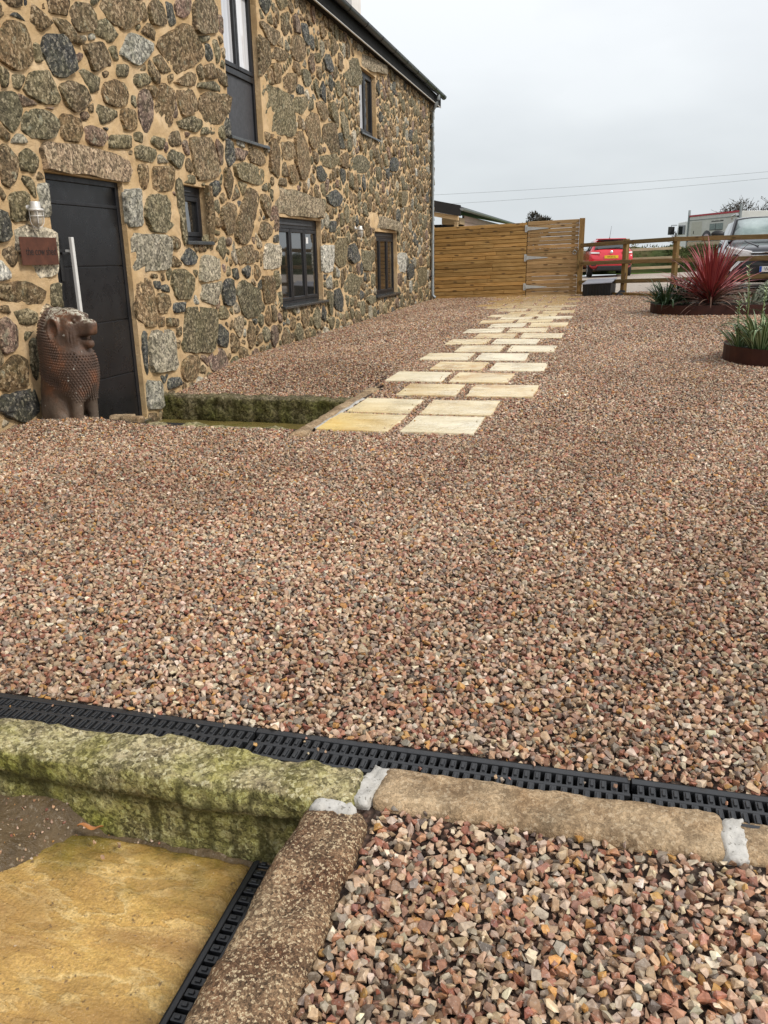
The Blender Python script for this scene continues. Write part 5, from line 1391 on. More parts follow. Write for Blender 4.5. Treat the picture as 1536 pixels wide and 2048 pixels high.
def bank(mat, L_, w_, bends, n=6, **k):
    r = []
    for i in range(n):
        me = blade(L_*(.85+.3*i/n), w_, bends[0]+(bends[1]-bends[0])*i/(n-1), **k); me.materials.append(mat); r.append(me)
    return r
rp = random.Random(11)
cx, cy = 1.72, 15.38
cord = tag(empty('cordyline', (cx, cy, gzf(cx, cy)+.13)), 'big spiky red cordyline fanning out of the far steel edged bed', 'plant')
leaves(cord, bank(M['cordy'], 1.02, .045, (.02, .75), fold=.28, wmax=.45), 140, .02, 1.15, rp, .04, M['cordy'], (.02, .2), (.8, 1.05))
leaves(cord, bank(M['cordy_old'], .78, .034, (.2, .9), fold=.3), 120, .95, 1.72, rp, .05, M['cordy_old'], (.02, .2), (.7, 1.1))
mb = MB(); mb.lathe([(.05, -.1), (.045, .10), (.02, .2)], 10); mb.build('stem', M['cordy_old'], cord)
def strappy(x, y, z, n, L_, w_, lab, mat, bends=(.8, 2.1), tilt=(.1, .8), spread=.1, cat='plant', grp=None, seed=1):
    root = tag(empty('strappy_plant', (x, y, z)), lab, cat, grp); rr = random.Random(seed)
    leaves(root, bank(mat, L_, w_, bends, segs=8), n, *tilt, rr, spread, mat, (0, .02), (.65, 1.1)); return root
zp = lambda p, x, y, h: gzf(x, y)+h
strappy(1.02, 15.55, zp(P1, 1.0, 15.5, .15), 110, .55, .036, 'dark green strappy clump at the left end of the far bed', M['strap_dark'], (.7, 2.1), (.05, 1.25), .20, seed=2)
strappy(1.32, 15.75, zp(P1, 1.3, 15.8, .15), 60, .62, .032, 'green strappy clump tucked behind the left of the cordyline', M['strap_dark'], (.6, 1.6), (.05, .7), .14, seed=3)
strappy(2.35, 15.35, zp(P1, 2.3, 15.3, .14), 60, .34, .024, 'low grey green tuft right of the cordyline along the bed edge', M['silver'], (.6, 1.5), (.3, 1.2), .18, seed=4)
strappy(1.43, 9.60, zp(P2, 1.43, 9.6, .15), 50, .34, .026, 'sparse green tuft at the left end of the nearer bed', M['strap'], (.5, 1.6), (.1, .95), .10, seed=5)
strappy(1.60, 9.42, zp(P2, 1.6, 9.42, .15), 85, .52, .036, 'bright variegated strappy clump in the middle of the nearer bed', M['strap'], (.8, 2.5), (.02, .8), .12, seed=6)
strappy(1.84, 9.55, zp(P2, 1.84, 9.55, .15), 85, .55, .036, 'variegated strappy clump cut off by the right edge in the nearer bed', M['strap'], (.6, 2.0), (.05, .8), .12, seed=7)
def shrub(x, y, z, r, h, n, lab, mat, seed, lw=.03, ll=.06):
    root = tag(empty('silver_shrub', (x, y, z)), lab, 'shrub'); rr = random.Random(seed); mb = MB(); st = MB()
    for k in range(n):
        a = rr.uniform(0, 6.28); q = r*math.sqrt(rr.random()); hh = h*math.sqrt(max(0, 1-(q/r)**2))*rr.uniform(.55, 1.0)
        c_ = Vector((q*math.cos(a), q*math.sin(a), hh)); d = Vector((rr.gauss(0, 1), rr.gauss(0, 1), rr.gauss(.5, .8))).normalized(); s_ = d.orthogonal().normalized()
        l_ = ll*rr.uniform(.6, 1.3); w_ = lw*rr.uniform(.6, 1.2)
        b = len(mb.v); mb.v += [tuple(c_-s_*w_/2), tuple(c_+d*l_*.4+s_*w_*.1-s_*w_*.5), tuple(c_+d*l_), tuple(c_+d*l_*.4+s_*w_*.5)]; mb.f.append((b, b+1, b+2, b+3)); mb.sm.append(False)
        if k % 14 == 0: st.tube([(0, 0, -.05), (c_.x*.5, c_.y*.5, c_.z*.55), tuple(c_)], .005, 4)
    o = mb.build('foliage', mat, root); o['kind'] = 'stuff'; st.build('twig', M['stemg'], root); return root
shrub(2.85, 15.7, zp(P1, 2.8, 15.7, .13), .40, .42, 2600, 'low silvery shrub beside the cordyline in the far bed', M['silver'], 3)
shrub(3.6, 16.0, zp(P1, 3.6, 16, .13), .45, .5, 2600, 'silvery shrub at the right edge of the far bed', M['silver'], 4)
for i, (x, y, h, lab) in enumerate(((1.47, 9.72, .86, 'tall thin green flower stem rising from the nearer bed'), (1.37, 9.62, .50, 'shorter brown seed stem left of the tall one in the nearer bed'), (1.62, 9.78, .62, 'bare upright stem near the right edge of the nearer bed'))):
    root = tag(empty('flower_stem', (x, y, zp(P2, x, y, .14))), lab, 'plant'); rr = random.Random(40+i); mb = MB()
    mb.tube([(0, 0, 0), (.01, 0, h*.5), (.03*(i-1), .01, h)], [.007, .006, .003], 6); mb.build('stem', M['stemg'], root)
    mb = MB()
    for k in range(34):
        z = h*rr.uniform(.35, 1); a = rr.uniform(0, 6.28); l_ = .045*rr.uniform(.5, 1.2); x0 = .03*(i-1)*z/h
        mb.v += [(x0, 0, z), (x0+l_*.5*math.cos(a)-.008*math.sin(a), l_*.5*math.sin(a)+.008*math.cos(a), z+.015), (x0+l_*math.cos(a), l_*math.sin(a), z+.03), (x0+l_*.5*math.cos(a)+.008*math.sin(a), l_*.5*math.sin(a)-.008*math.cos(a), z+.015)]
        b = len(mb.v)-4; mb.f.append((b, b+1, b+2, b+3)); mb.sm.append(False)
    o = mb.build('leaf', M['strap'], root); o['kind'] = 'stuff'

# ------------------------------------------------------------------ vehicles beyond the fence
def paint(name, c, metal=0.0, rough=.25):
    t = NT(name); cc = t.ramp(t.noise(3, 3, vec=t.obj), [(.3, tuple(x*.92 for x in c)), (.7, tuple(min(1, x*1.08) for x in c))])
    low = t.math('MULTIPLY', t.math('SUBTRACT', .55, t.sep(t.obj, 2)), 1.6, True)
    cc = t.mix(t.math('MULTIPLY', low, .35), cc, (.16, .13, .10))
    return t.done(cc, rough, None, metal, .5, Coat_Weight=.7, Coat_Roughness=.06)
M['redp'] = paint('red_car_paint', (.62, .018, .035))
M['greyp'] = paint('dark_grey_car_paint', (.022, .022, .026), .2, .28)
M['whitep'] = paint('white_lorry_paint', (.72, .72, .70))
M['tyre'] = plain('tyre_rubber', (.018, .018, .018), .8, var=.2)
M['alloy'] = plain('alloy_rim', (.45, .45, .46), .35, .7)
M['trim'] = plain('black_trim', (.015, .015, .016), .55)
M['chrome'] = plain('chrome', (.80, .80, .80), .12, 1, var=.03)
M['redlamp'] = plain('red_lamp', (.48, .010, .018), .15, var=.1, Coat_Weight=.5)
M['clearlamp'] = plain('clear_lamp', (.72, .70, .70), .12, var=.1)
M['plate_y'] = plain('yellow_plate', (.80, .50, .02), .45, var=.05)
M['plate_w'] = plain('white_plate', (.78, .78, .76), .45, var=.05)
M['plate_b'] = plain('blue_plate_band', (.02, .08, .42), .45, var=.05)
M['ink'] = plain('plate_letters', (.012, .012, .012), .5)
t = NT('car_glass'); M['carglass'] = t.done(t.ramp(t.noise(2, 2, vec=t.obj), [(.3, (.012, .016, .016)), (.7, (.03, .036, .035))]), .03, None, spec=.9, IOR=1.7)
def ring_of(s):
    y, zb, zt, wl, wb, wt = s
    zm = min(.62, zb+(zt-zb)*.55); zbelt = min(.97, zt-.05)
    return [(0, zb), (wl*.8, zb), (wl, zb+.10), (wb, zm), (wb*.975, zbelt), (wt, zt-.055), (wt*.82, zt-.012), (0, zt)]
def loft(root, st, mat, name='body'):
    mb = MB(); rings = []
    for s in st:
        h = ring_of(s); full = [(x, s[0], z) for x, z in h]+[(-x, s[0], z) for x, z in h[-2:0:-1]]
        rings.append(len(mb.v)); mb.v += full
    n = 14
    for a, b in zip(rings[:-1], rings[1:]):
        for k in range(n): mb.f.append((a+k, a+(k+1) % n, b+(k+1) % n, b+k)); mb.sm.append(True)
    mb.f.append(tuple(range(rings[0], rings[0]+n))[::-1]); mb.sm.append(True)
    mb.f.append(tuple(range(rings[-1], rings[-1]+n))); mb.sm.append(True)
    o = mb.build(name, mat, root); m = o.modifiers.new('smooth', 'SUBSURF'); m.levels = 2; m.render_levels = 2; return o
def glass_across(root, a, b, fx=.84, f0=.08, f1=.9, out=(0, 0, 0), name='window'):
    """screen between two stations, curved across the car"""
    mb = MB(); n = 8
    for f in (f0, (f0+f1)/2, f1):
        y = a[0]+(b[0]-a[0])*f; z = a[2]+(b[2]-a[2])*f; w = (a[5]+(b[5]-a[5])*f)*fx
        for k in range(n+1):
            q = -1+2*k/n; mb.v.append((w*q+out[0], y+out[1], z+out[2]-.045*abs(q)**3))
    for r in range(2):
        for k in range(n): mb.f.append((r*(n+1)+k, r*(n+1)+k+1, (r+1)*(n+1)+k+1, (r+1)*(n+1)+k)); mb.sm.append(True)
    o = mb.build(name, M['carglass'], root); m = o.modifiers.new('thick', 'SOLIDIFY'); m.thickness = .008; m.offset = 0; return o
def glass_side(root, st, side, f0=.10, f1=.88):
    mb = MB()
    for s in st:
        h = ring_of(s); (x4, z4), (x5, z5) = h[4], h[5]
        for f in (f0, f1): mb.v.append((side*(x4+(x5-x4)*f+.012), s[0], z4+(z5-z4)*f))
    for i in range(len(st)-1): mb.f.append((2*i, 2*i+2, 2*i+3, 2*i+1)); mb.sm.append(False)
    o = mb.build('side_window', M['carglass'], root); m = o.modifiers.new('thick', 'SOLIDIFY'); m.thickness = .008; m.offset = 0
def wheel(root, x, y, r, w=.2):
    s = 1 if x > 0 else -1; e_ = empty('wheel', (x, y, r), 0, root)
    mb = MB(); mb.lathe([(r*.62, -w/2), (r*.93, -w/2), (r, -w*.36), (r, w*.36), (r*.93, w/2), (r*.62, w/2)], 24, axis='x'); mb.build('tyre', M['tyre'], e_)
    mb = MB(); mb.lathe([(r*.63, s*w*.42), (r*.56, s*w*.40), (r*.5, s*w*.25), (0, s*w*.3)], 20, axis='x')
    for k in range(5):
        a = k*2*math.pi/5; mb.tube([(s*w*.36, r*.1*math.cos(a), r*.1*math.sin(a)), (s*w*.42, r*.58*math.cos(a), r*.58*math.sin(a))], .03, 5)
    mb.build('rim', M['alloy'], e_)
def plate(root, y, z, txt, mat, face=-1, w=.52, band=False, dx=0.):
    p = empty('number_plate', (0, y, z), 0, root)
    mb = MB(); mb.box(-w/2, w/2, -.006, .006, -.056, .056); mb.build('plate', mat, p)
    if band:
        mb = MB(); mb.box(-w/2+.002, -w/2+.045, -.0085, -.0062, -.053, .053); mb.build('band', M['plate_b'], p)
    me = text_mesh(txt, .098, .0006); me.transform(Matrix.Translation((dx, 0, 0)) @ Matrix.Scale(.80, 4, (1, 0, 0)))
    me.transform(Matrix(((1, 0, 0, 0), (0, 0, -1, -.0072), (0, 1, 0, 0), (0, 0, 0, 1)))); link_mesh('lettering', me, M['ink'], p)
rc = tag(empty('parked_car', (.06, 30.0, gzf(.06, 30)), rad(7)), 'red hatchback parked beyond the rail fence, seen from behind', 'car'); rc.scale = (.875, .875, .86)
HS = [(-.0, .44, .74, .60, .68, .60), (.05, .36, .86, .74, .80, .70), (.14, .31, .98, .78, .84, .73), (.24, .29, 1.07, .80, .845, .71), (.52, .26, 1.40, .80, .85, .59), (.66, .25, 1.46, .80, .85, .58),
      (1.3, .23, 1.50, .80, .85, .59), (2.1, .23, 1.46, .80, .85, .58), (2.9, .23, 1.02, .80, .85, .68), (3.5, .25, .90, .80, .83, .66), (3.85, .3, .74, .72, .76, .58), (3.95, .38, .60, .55, .60, .45)]
loft(rc, HS, M['redp'])
glass_across(rc, HS[3], HS[4], .90, .0, .93, (0, -.022, .016), 'rear_window')
glass_side(rc, HS[4:9], -1); glass_side(rc, HS[4:9], 1)
mb = MB(); mb.box(-.56, .56, .36, .70, 1.435, 1.475); bevel(mb.build('spoiler', M['redp'], rc), .015)
mb = MB(); mb.box(-.50, .50, .34, .37, 1.40, 1.434); mb.build('spoiler_shadow_lip', M['trim'], rc)
for s in (-1, 1):
    mb = MB(); mb.hexa([(s*.44, .02, .80), (s*.80, .12, .80), (s*.80, .22, .80), (s*.44, .10, .80), (s*.40, .07, .98), (s*.80, .18, 1.0), (s*.80, .26, 1.0), (s*.40, .16, .98)])
    tl = bevel(mb.build('tail_lamp', M['redlamp'], rc), .02)
    mb = MB(); mb.hexa([(s*.46, .010, .90), (s*.79, .10, .91), (s*.79, .16, .91), (s*.46, .06, .90), (s*.46, .030, .955), (s*.79, .13, .97), (s*.79, .18, .97), (s*.46, .08, .955)])
    bevel(mb.build('lens', M['clearlamp'], tl), .01)
    mb = MB(); mb.box(s*.66-.09, s*.66+.09, -.012, .03, .44, .50); bevel(mb.build('fog_recess', M['trim'], rc), .01)
    mb = MB(); mb.sphere((s*.96, 2.55, 1.0), (.10, .06, .075), 10, 6); mb.box(min(s*.86, s*.93), max(s*.86, s*.93), 2.53, 2.57, .97, 1.0); mb.build('door_mirror', M['trim'], rc)
    wheel(rc, s*.74, .70, .31); wheel(rc, s*.74, 3.2, .31)
mb = MB(); mb.hexa([(-.58, -.012, .26), (.58, -.012, .26), (.6, .3, .24), (-.6, .3, .24), (-.50, -.018, .44), (.50, -.018, .44), (.5, .1, .44), (-.5, .1, .44)]); bevel(mb.build('rear_valance', M['trim'], rc), .03)
plate(rc, -.008, .775, 'WK20 XL', M['plate_y'])
mb = MB(); mb.lathe([(0, -.012), (.055, -.010), (.06, 0)], 14, (0, .045, .955), 'y'); mb.build('badge', M['chrome'], rc)
mb = MB(); mb.tube([(0, .22, 1.10), (.25, .245, 1.13), (.34, .25, 1.135)], .012, 6); mb.build('wiper', M['trim'], rc)
mb = MB(); mb.tube([(0, .95, 1.48), (.02, .70, 1.95)], [.008, .004], 6); mb.lathe([(0, 0), (.03, 0), (.015, .04), (0, .045)], 8, (0, .95, 1.475)); mb.build('aerial', M['trim'], rc)

sv = tag(empty('parked_car', (3.24, 18.80, gzf(3.24, 18.8)-.02), rad(-3)), 'dark grey off road car behind the rail fence, front and windscreen towards the yard', 'car')
SS = [(0, .46, .84, .62, .70, .62), (.07, .38, .99, .80, .86, .76), (.3, .31, 1.05, .84, .90, .78), (.8, .28, 1.11, .86, .91, .79), (1.2, .27, 1.16, .86, .91, .79), (1.95, .27, 1.63, .86, .91, .64),
      (2.4, .27, 1.70, .86, .91, .64), (3.5, .27, 1.70, .86, .91, .64), (4.3, .29, 1.5, .86, .90, .64), (4.65, .4, 1.0, .78, .84, .7)]
loft(sv, SS, M['greyp'])
ws = glass_across(sv, SS[4], SS[5], 1.04, .0, 1.02, (0, -.016, .018), 'windscreen_surround'); ws.data.materials[0] = M['trim']
ws = glass_across(sv, SS[4], SS[5], .93, .08, .93, (0, -.034, .034), 'windscreen')
t = NT('windscreen_glare_tint'); ws.data.materials[0] = t.done(t.ramp(t.noise(2.5, 3, vec=t.obj), [(.35, (.17, .23, .22)), (.65, (.33, .41, .39))]), .04, None, spec=.9, IOR=1.6)  # pale teal base colour stands in for glare on the glass
mb = MB()
for q in (-1, 1): mb.tube([(q*.30, .20, 1.035), (q*.42, .75, 1.105), (q*.52, 1.18, 1.155)], .014, 6)
mb.build('bonnet_crease', M['greyp'], sv)
mb = MB(); mb.tube([(-.55, 1.22, 1.185), (-.1, 1.30, 1.215), (.35, 1.26, 1.20)], .012, 6); mb.build('wiper', M['trim'], sv)
glass_side(sv, SS[4:9], -1); glass_side(sv, SS[4:9], 1)
mb = MB(); mb.box(-.44, .44, -.03, .06, .78, .93); gl = bevel(mb.build('grille', M['trim'], sv), .01)
for z, w in ((.905, .46), (.845, .44), (.79, .40)):
    mb = MB(); mb.hexa([(-w, -.05, z-.012), (w, -.05, z-.012), (w, .0, z-.012), (-w, .0, z-.012), (-w, -.05, z+.012), (w, -.05, z+.012), (w, .0, z+.012), (-w, .0, z+.012)]); bevel(mb.build('grille_bar', M['chrome'], gl), .005)
mb = MB(); mb.box(-.62, .62, -.045, .08, .38, .70); bevel(mb.build('bumper_grille', M['trim'], sv), .03)
for s in (-1, 1):
    mb = MB(); mb.hexa([(s*.40, -.045, .82), (s*.84, .08, .82), (s*.90, .40, .86), (s*.42, .2, .80), (s*.40, -.02, .93), (s*.83, .10, 1.01), (s*.89, .46, 1.05), (s*.42, .2, .94)])
    hl = bevel(mb.build('headlight', M['clearlamp'], sv), .02)
    mb = MB(); mb.prism([(s*.45, .775), (s*.66, .775), (s*.84, .56), (s*.80, .54), (s*.62, .73), (s*.45, .745)], 'y', -.05, .05); mb.build('chrome_trim', M['chrome'], sv)
    mb = MB(); mb.sphere((s*1.04, 1.30, 1.30), (.14, .08, .085), 12, 8); mb.box(min(s*.84, s*.95), max(s*.84, s*.95), 1.28, 1.33, 1.22, 1.27); mb.build('door_mirror', M['trim'], sv)
    mb = MB(); mb.tube([(s*.60, 2.1, 1.69), (s*.62, 2.3, 1.745), (s*.62, 3.6, 1.745), (s*.60, 3.8, 1.69)], .022, 8); mb.build('roof_rail', M['greyp'], sv)
    mb = MB(); mb.tube([(s*.80, 1.18, 1.12), (s*.655, 1.93, 1.615)], .026, 8); mb.build('windscreen_pillar', M['greyp'], sv)
    wheel(sv, s*.80, .85, .35, .23); wheel(sv, s*.80, 3.55, .35, .23)
plate(sv, -.062, .58, 'WN67', M['plate_w'], band=True, dx=-.06)

# box lorry with a pictured side, far behind the rail fence
LY = 38.0
lz = .53
lo_ = tag(empty('box_lorry', (4.05, LY, lz), rad(-68.3)), 'pale box bodied lorry with a red top strip and a vehicle picture on its side', 'lorry')
# local: +x along the body towards the viewer's right, the pictured side faces -y
M['greyside'] = plain('pale_lorry_side', (.58, .58, .55), .5, var=.1, scale=2)
M['beige'] = plain('beige_side_board', (.50, .40, .28), .6, var=.1)
mb = MB(); mb.box(-2.6, 2.6, 0, 2.3, .92, 2.62); bevel(mb.build('box_body', M['greyside'], lo_), .02)
mb = MB(); mb.box(-2.6, 2.6, -.03, 2.3, .50, .90); bevel(mb.build('side_board', M['beige'], lo_), .01)
mb = MB(); mb.box(-2.5, 2.5, .05, 2.2, -.35, .495); mb.build('chassis', M['trim'], lo_)
M['redstrip'] = plain('red_strip', (.42, .03, .05), .5); mb = MB(); mb.box(-2.58, 2.58, -.025, .0, 2.55, 2.66); mb.build('top_strip', M['redstrip'], lo_)
mb = MB(); mb.box(-2.58, 2.58, -.02, -.001, 2.30, 2.345); mb.build('grey_line', M['galv'], lo_)
for x in (-2.64, 2.62):
    mb = MB(); mb.box(x-.05, x+.05, -.06, .04, .2, 3.0); mb.build('corner_pole', M['galv'], lo_)
mb = MB(); mb.box(-.30, 1.05, -.012, -.001, 1.62, 2.0); wn_ = mb.build('pictured_window', plain('window_print', (.20, .25, .25), .3), lo_)
mb = MB(); mb.box(-.30, 1.05, -.016, -.0125, 1.58, 1.62); mb.box(.30, .34, -.016, -.0125, 1.62, 2.0); mb.build('window_edge', M['trim'], wn_)
mb = MB(); mb.lathe([(0, -.010), (.50, -.010), (.50, -.001)], 24, (-.55, 0, 1.10), 'y'); wa = mb.build('wheel_arch', M['trim'], lo_)
mb = MB(); mb.lathe([(0, -.018), (.33, -.018), (.33, -.011)], 24, (-.55, 0, 1.06), 'y'); mb.build('pictured_wheel', plain('pink_grey_wheel', (.28, .22, .22), .5, var=.4, scale=5), wa)
mb = MB(); mb.prism([(1.0, .95), (1.05, 1.3), (1.35, 1.62), (1.9, 1.75), (2.55, 1.78), (2.55, .95)], 'y', -.012, -.001); wc = mb.build('pictured_white_car', plain('white_print', (.78, .76, .74), .5, var=.05), lo_)
mb = MB(); mb.lathe([(.30, -.020), (.37, -.020), (.37, -.0125), (.30, -.0125)], 24, (1.55, 0, 1.18), 'y'); mb.build('arch_line', M['trim'], wc)
mb = MB(); rr = random.Random(9); x = -.15
while x < 1.0:
    w = rr.uniform(.05, .10); mb.box(x, x+w, -.008, -.001, 2.10, 2.10+rr.uniform(.06, .09)); x += w+.03
mb.build('small_dark_lettering', M['ink'], lo_)
mb = MB(); mb.box(-2.3, -1.15, -.006, -.001, 1.35, 2.2); mb.build('door_panel', M['beige'] if False else plain('door_print', (.50, .49, .43), .5, var=.08), lo_)
mb = MB(); mb.box(-2.05, -1.97, -.011, -.0065, 1.42, 1.62); mb.box(-2.2, -1.8, -.011, -.001, .98, 1.04); mb.build('handle_mark', M['ink'], lo_)
mb = MB(); mb.hexa([(-4.4, .1, .45), (-2.9, .1, .45), (-2.9, 2.2, .45), (-4.4, 2.2, .45), (-4.2, .15, 2.3), (-2.9, .1, 2.35), (-2.9, 2.2, 2.35), (-4.2, 2.15, 2.3)]); bevel(mb.build('cab', M['whitep'], lo_), .08)
mb = MB(); mb.box(-3.95, -3.2, .07, .095, 1.45, 2.05); mb.build('cab_window', M['carglass'], lo_)
mb = MB(); mb.box(-4.45, -4.2, -.35, -.05, 1.45, 2.0); mb.tube([(-4.3, .15, 2.1), (-4.33, -.2, 2.1), (-4.33, -.2, 1.9)], .025, 6); bevel(mb.build('mirror', M['trim'], lo_), .03)
for o in lo_.children: o.location.z += .83
lo_.scale = (.80, .72, .63)
for x in (-3.7, 1.4): wheel(lo_, x, .35, .62, .3)
for w_ in [c for c in lo_.children if c.name.startswith('wheel') and c.type == 'EMPTY']: w_.rotation_euler = (0, 0, rad(-90))

# ------------------------------------------------------------------ shed behind the fence
SX, SY = -4.95, 28.2; sz = gzf(-4.4, 28)
sh = tag(empty('timber_shed', (SX, SY, sz)), 'low timber outbuilding with black roof edge behind the board fence', 'shed')
M['clad'] = timber('shed_cladding', (.33, .22, .17), (.44, .32, .26), (.52, .40, .33), knot=False)
M['cream'] = timber('cream_timber', (.42, .30, .16), (.55, .42, .25), (.62, .50, .32), knot=False, green=0)
EH = 2.40
mb = MB(); mb.hexa([(-6, -1.0, EH+1.25), (.28, -1.0, EH-.02), (.28, 18.5, EH-.02), (-6, 18.5, EH+1.25), (-6, -1.0, EH+1.33), (.28, -1.0, EH+.06), (.28, 18.5, EH+.06), (-6, 18.5, EH+1.33)]); mb.build('roof', M['roof'], sh)
mb = MB(); mb.hexa([(-6, -1.05, EH+.95), (.30, -1.05, EH-.24), (.30, -1.01, EH-.24), (-6, -1.01, EH+.95), (-6, -1.05, EH+1.36), (.30, -1.05, EH+.09), (.30, -1.01, EH+.09), (-6, -1.01, EH+1.36)]); mb.build('bargeboard', M['trim'], sh)
prof = [(.34+.07*math.cos(rad(a)), EH+.0+.07*math.sin(rad(a))) for a in range(180, 361, 20)]
mb = MB(); mb.prism(prof, 'y', -1.06, 18.4); mb.build('gutter', M['galv'], sh)
for k in range(9):
    mb = MB(); z = EH-.12-.2*(k+1); mb.box(0, .03, 1.3, 18, z+.006, z+.198); mb.build('board', M['clad'], sh)
mb = MB(); mb.box(-.05, -.004, 1.3, 18, -.3, EH-.1); mb.box(-6, -.05, 2.4, 2.5, -.3, EH-.35); mb.build('dark_inside', M['trim'], sh)
mb = MB(); mb.hexa([(-6, -.95, EH+.78), (.2, -.95, EH-.36), (.2, -.8, EH-.36), (-6, -.8, EH+.78), (-6, -.95, EH+.92), (.2, -.95, EH-.22), (.2, -.8, EH-.22), (-6, -.8, EH+.92)]); mb.build('rafter', M['cream'], sh)
mb = MB(); mb.box(-.55, .05, 0.2, 1.25, EH-.42, EH-.22); mb.build('beam', M['cream'], sh)
mb = MB(); mb.box(-.06, .06, -.2, -.08, -.3, EH-.36); mb.build('corner_post', M['cream'], sh)
sl = None
for k in range(11):
    mb = MB(); mb.box(0, .085, 0, .02, -.2, EH-.52); o = mb.build('slat', M['cream'], sh, loc=(-1.15+k*.115, .15, 0))

# ------------------------------------------------------------------ far fence, hedge, trees, wires
M['pale_rail'] = timber('weathered_rail', (.30, .24, .15), (.42, .35, .23), (.50, .43, .30), knot=False)
ff = tag(empty('rail_fence', (-9, 31.6, gzf(-9, 31.6))), 'pale post and rail fence along the hedge behind the red car', 'fence')
def ffy(x): return 31.6
for k in range(6):
    p, q = Vector((-9+k*1.9, 31.5)), Vector((-9+(k+1)*1.9, 31.5))
    for z in (.83, .52, .2): rail(ff, p, q-Vector((.004, 0)), z, z, .09, .03, M['pale_rail'])
    fpost(ff, p+Vector((0, .07)), 1.0, .09, M['pale_rail'])
def leafcards(mb, c, d, l_, w_):
    s_ = d.orthogonal().normalized(); b = len(mb.v)
    mb.v += [tuple(c-s_*w_*.5), tuple(c+d*l_*.5-s_*w_*.2), tuple(c+d*l_), tuple(c+s_*w_*.5)]; mb.f.append((b, b+1, b+2, b+3)); mb.sm.append(False)
M['hedge'] = None
t = NT('hedge_leaf'); c = t.ramp(t.noise(.9, 4), [(.3, (.030, .045, .014)), (.5, (.055, .075, .02)), (.7, (.10, .075, .035))]); M['hedge'] = t.done(c, .7, None, spec=.2)
t = NT('dark_leaf'); c = t.ramp(t.noise(2, 4), [(.3, (.018, .017, .012)), (.7, (.06, .048, .03))]); M['darkleaf'] = t.done(c, .7, None, spec=.2)
t = NT('bark'); M['bark'] = t.done(t.ramp(t.noise(9, 4), [(.3, (.04, .03, .022)), (.7, (.10, .08, .06))]), .9)
hd = tag(empty('hedge', (6, 34, gzf(6, 34))), 'long rough hedge bank on the skyline beyond the far fence', 'hedge'); hd['kind'] = 'stuff'
rr = random.Random(21); mb = MB(); core = MB()
hx = np.linspace(-26, 9.2, 81)
def htop(x): return .74+.16*fbm((x*.35, 0, 3), 4)+.10*fbm((x*2, 0, 5), 2)
for i, x in enumerate(hx):
    h = htop(x)*.92; core.v += [(x-6, -.55, -.2), (x-6, -.42, h*.7), (x-6, 0, h), (x-6, .5, h*.7), (x-6, .6, -.2)]
for i in range(len(hx)-1):
    for k in range(4): core.f.append((i*5+k, i*5+k+5, i*5+k+6, i*5+k+1)); core.sm.append(True)
core.build('bank', M['hedge'], hd)
for k in range(16000):
    x = rr.uniform(-26, 9.2) if k % 2 else rr.uniform(2, 9.2); h = htop(x); z = h*rr.random()**.6; y = -.62+.62*(z/h)**1.5*rr.uniform(.6, 1.2)
    leafcards(mb, Vector((x-6, y, z)), Vector((rr.gauss(0, .6), rr.gauss(-.4, .5), rr.gauss(.6, .5))).normalized(), rr.uniform(.05, .13), rr.uniform(.03, .07))
o = mb.build('leaves', M['hedge'], hd); o['kind'] = 'stuff'
def tree(x, y, h, r, lab, n=1500, seed=1, cat='tree', squash=.6, trunk=.12):
    root = tag(empty('tree', (x, y, gzf(x, min(y, 40)))), lab, cat); rr = random.Random(seed); tk = MB(); cr = MB()
    tk.tube([(0, 0, -.2), (.05, 0, h*.45), (-.05, .05, h*.8)], [trunk, trunk*.7, trunk*.3], 8)
    cl = []
    for k in range(13):
        a = rr.uniform(0, 6.28); q = r*math.sqrt(rr.random())*.85; z = h-r*squash*rr.uniform(.1, 1.5)
        c_ = Vector((q*math.cos(a), q*math.sin(a), z)); cl.append((c_, r*rr.uniform(.22, .42)))
        tk.tube([(0, 0, h*.42), tuple(c_*.5+Vector((0, 0, h*.25))), tuple(c_)], [trunk*.4, trunk*.22, .015], 5)
    for k in range(n):
        c_, q = rr.choice(cl); d = Vector((rr.gauss(0, 1), rr.gauss(0, 1), rr.gauss(0, .8))).normalized()
        leafcards(cr, c_+d*q*rr.random()**.4, (d+Vector((0, 0, .4))).normalized(), rr.uniform(.07, .14), rr.uniform(.04, .08))
    tk.build('trunk', M['bark'], root); o = cr.build('crown', M['darkleaf'], root); o['kind'] = 'stuff'
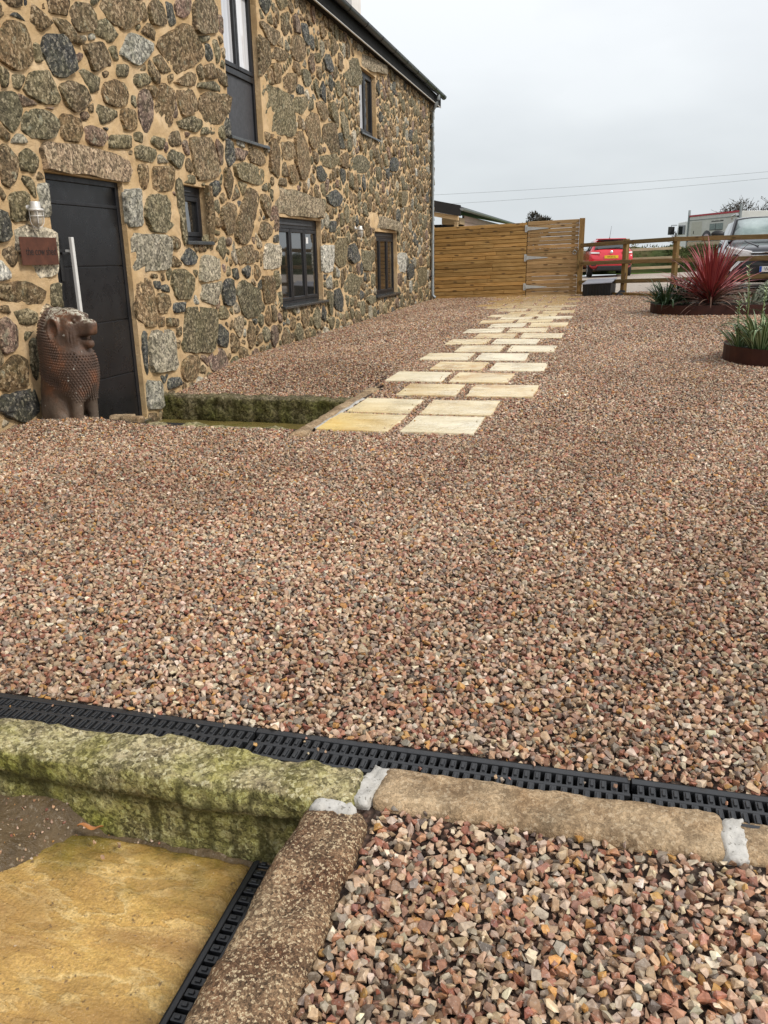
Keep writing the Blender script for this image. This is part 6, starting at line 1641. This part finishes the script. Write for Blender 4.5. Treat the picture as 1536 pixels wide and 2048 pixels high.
tree(-3.75, 45, 2.62, .78, 'dark windswept tree showing above the board fence beside the shed roof', 2600, 5)
def bare(x, y, h, r, lab, seed, n=90):
    root = tag(empty('bare_shrub', (x, y, gzf(6, 40))), lab, 'shrub'); rr = random.Random(seed); mb = MB(); lf = MB()
    for k in range(n):
        a = rr.uniform(0, 6.28); q = r*math.sqrt(rr.random()); top = Vector((q*math.cos(a), q*math.sin(a)*.6, h*rr.uniform(.72, 1.0)*(1-.25*(q/r)**2)))
        base = Vector((top.x*.25, top.y*.25, 0)); mid = base.lerp(top, .55)+Vector((rr.gauss(0, .1), rr.gauss(0, .1), 0))
        mb.tube([base, mid, top], [.03, .02, .007], 5, caps=False)
        for j in range(6):
            p = mid.lerp(top, rr.random()); e_ = p+Vector((rr.gauss(0, .22), rr.gauss(0, .22), rr.uniform(.1, .45))); mb.tube([p, e_], [.010, .005], 4, caps=False)
            for m in range(3): leafcards(lf, p.lerp(e_, rr.random()), Vector((rr.gauss(0, 1), rr.gauss(0, 1), rr.gauss(.3, 1))).normalized(), .10, .06)
    mb.build('branches', M['bark'], root); o = lf.build('leaves', M['darkleaf'], root); o['kind'] = 'stuff'
bare(6.15, 46, 2.95, 1.15, 'half bare shrub sticking up behind the box lorry', 3, 130)
bare(7.5, 46, 2.95, .65, 'thin bare shrub right of the lorry above the dark car roof', 4, 60)
bare(3.15, 41.5, 1.35, .35, 'small dark bush left of the lorry cab', 6, 70)
wires = tag(empty('power_lines', (0, 60, 8)), 'two thin power lines crossing the grey sky', 'power line')
WIREPTS = [((-11.218, 60.0, 5.299), (9.385, 60.0, 5.901)), ((-10.329, 60.0, 4.68), (9.428, 60.0, 5.516))]
for a, b in WIREPTS:
    a, b = Vector(a), Vector(b); d = b-a; mb = MB()
    pts = [a-d*1.0+d*3.0*k/24 for k in range(25)]
    pts = [p-Vector((0, 60, 8))-Vector((0, 0, .9*(1-((k-12)/12)**2))) + Vector((0, 0, .85)) for k, p in enumerate(pts)]
    mb.tube(pts, .009, 5); mb.build('wire', plain('wire_grey', (.30, .31, .32), .6), wires)
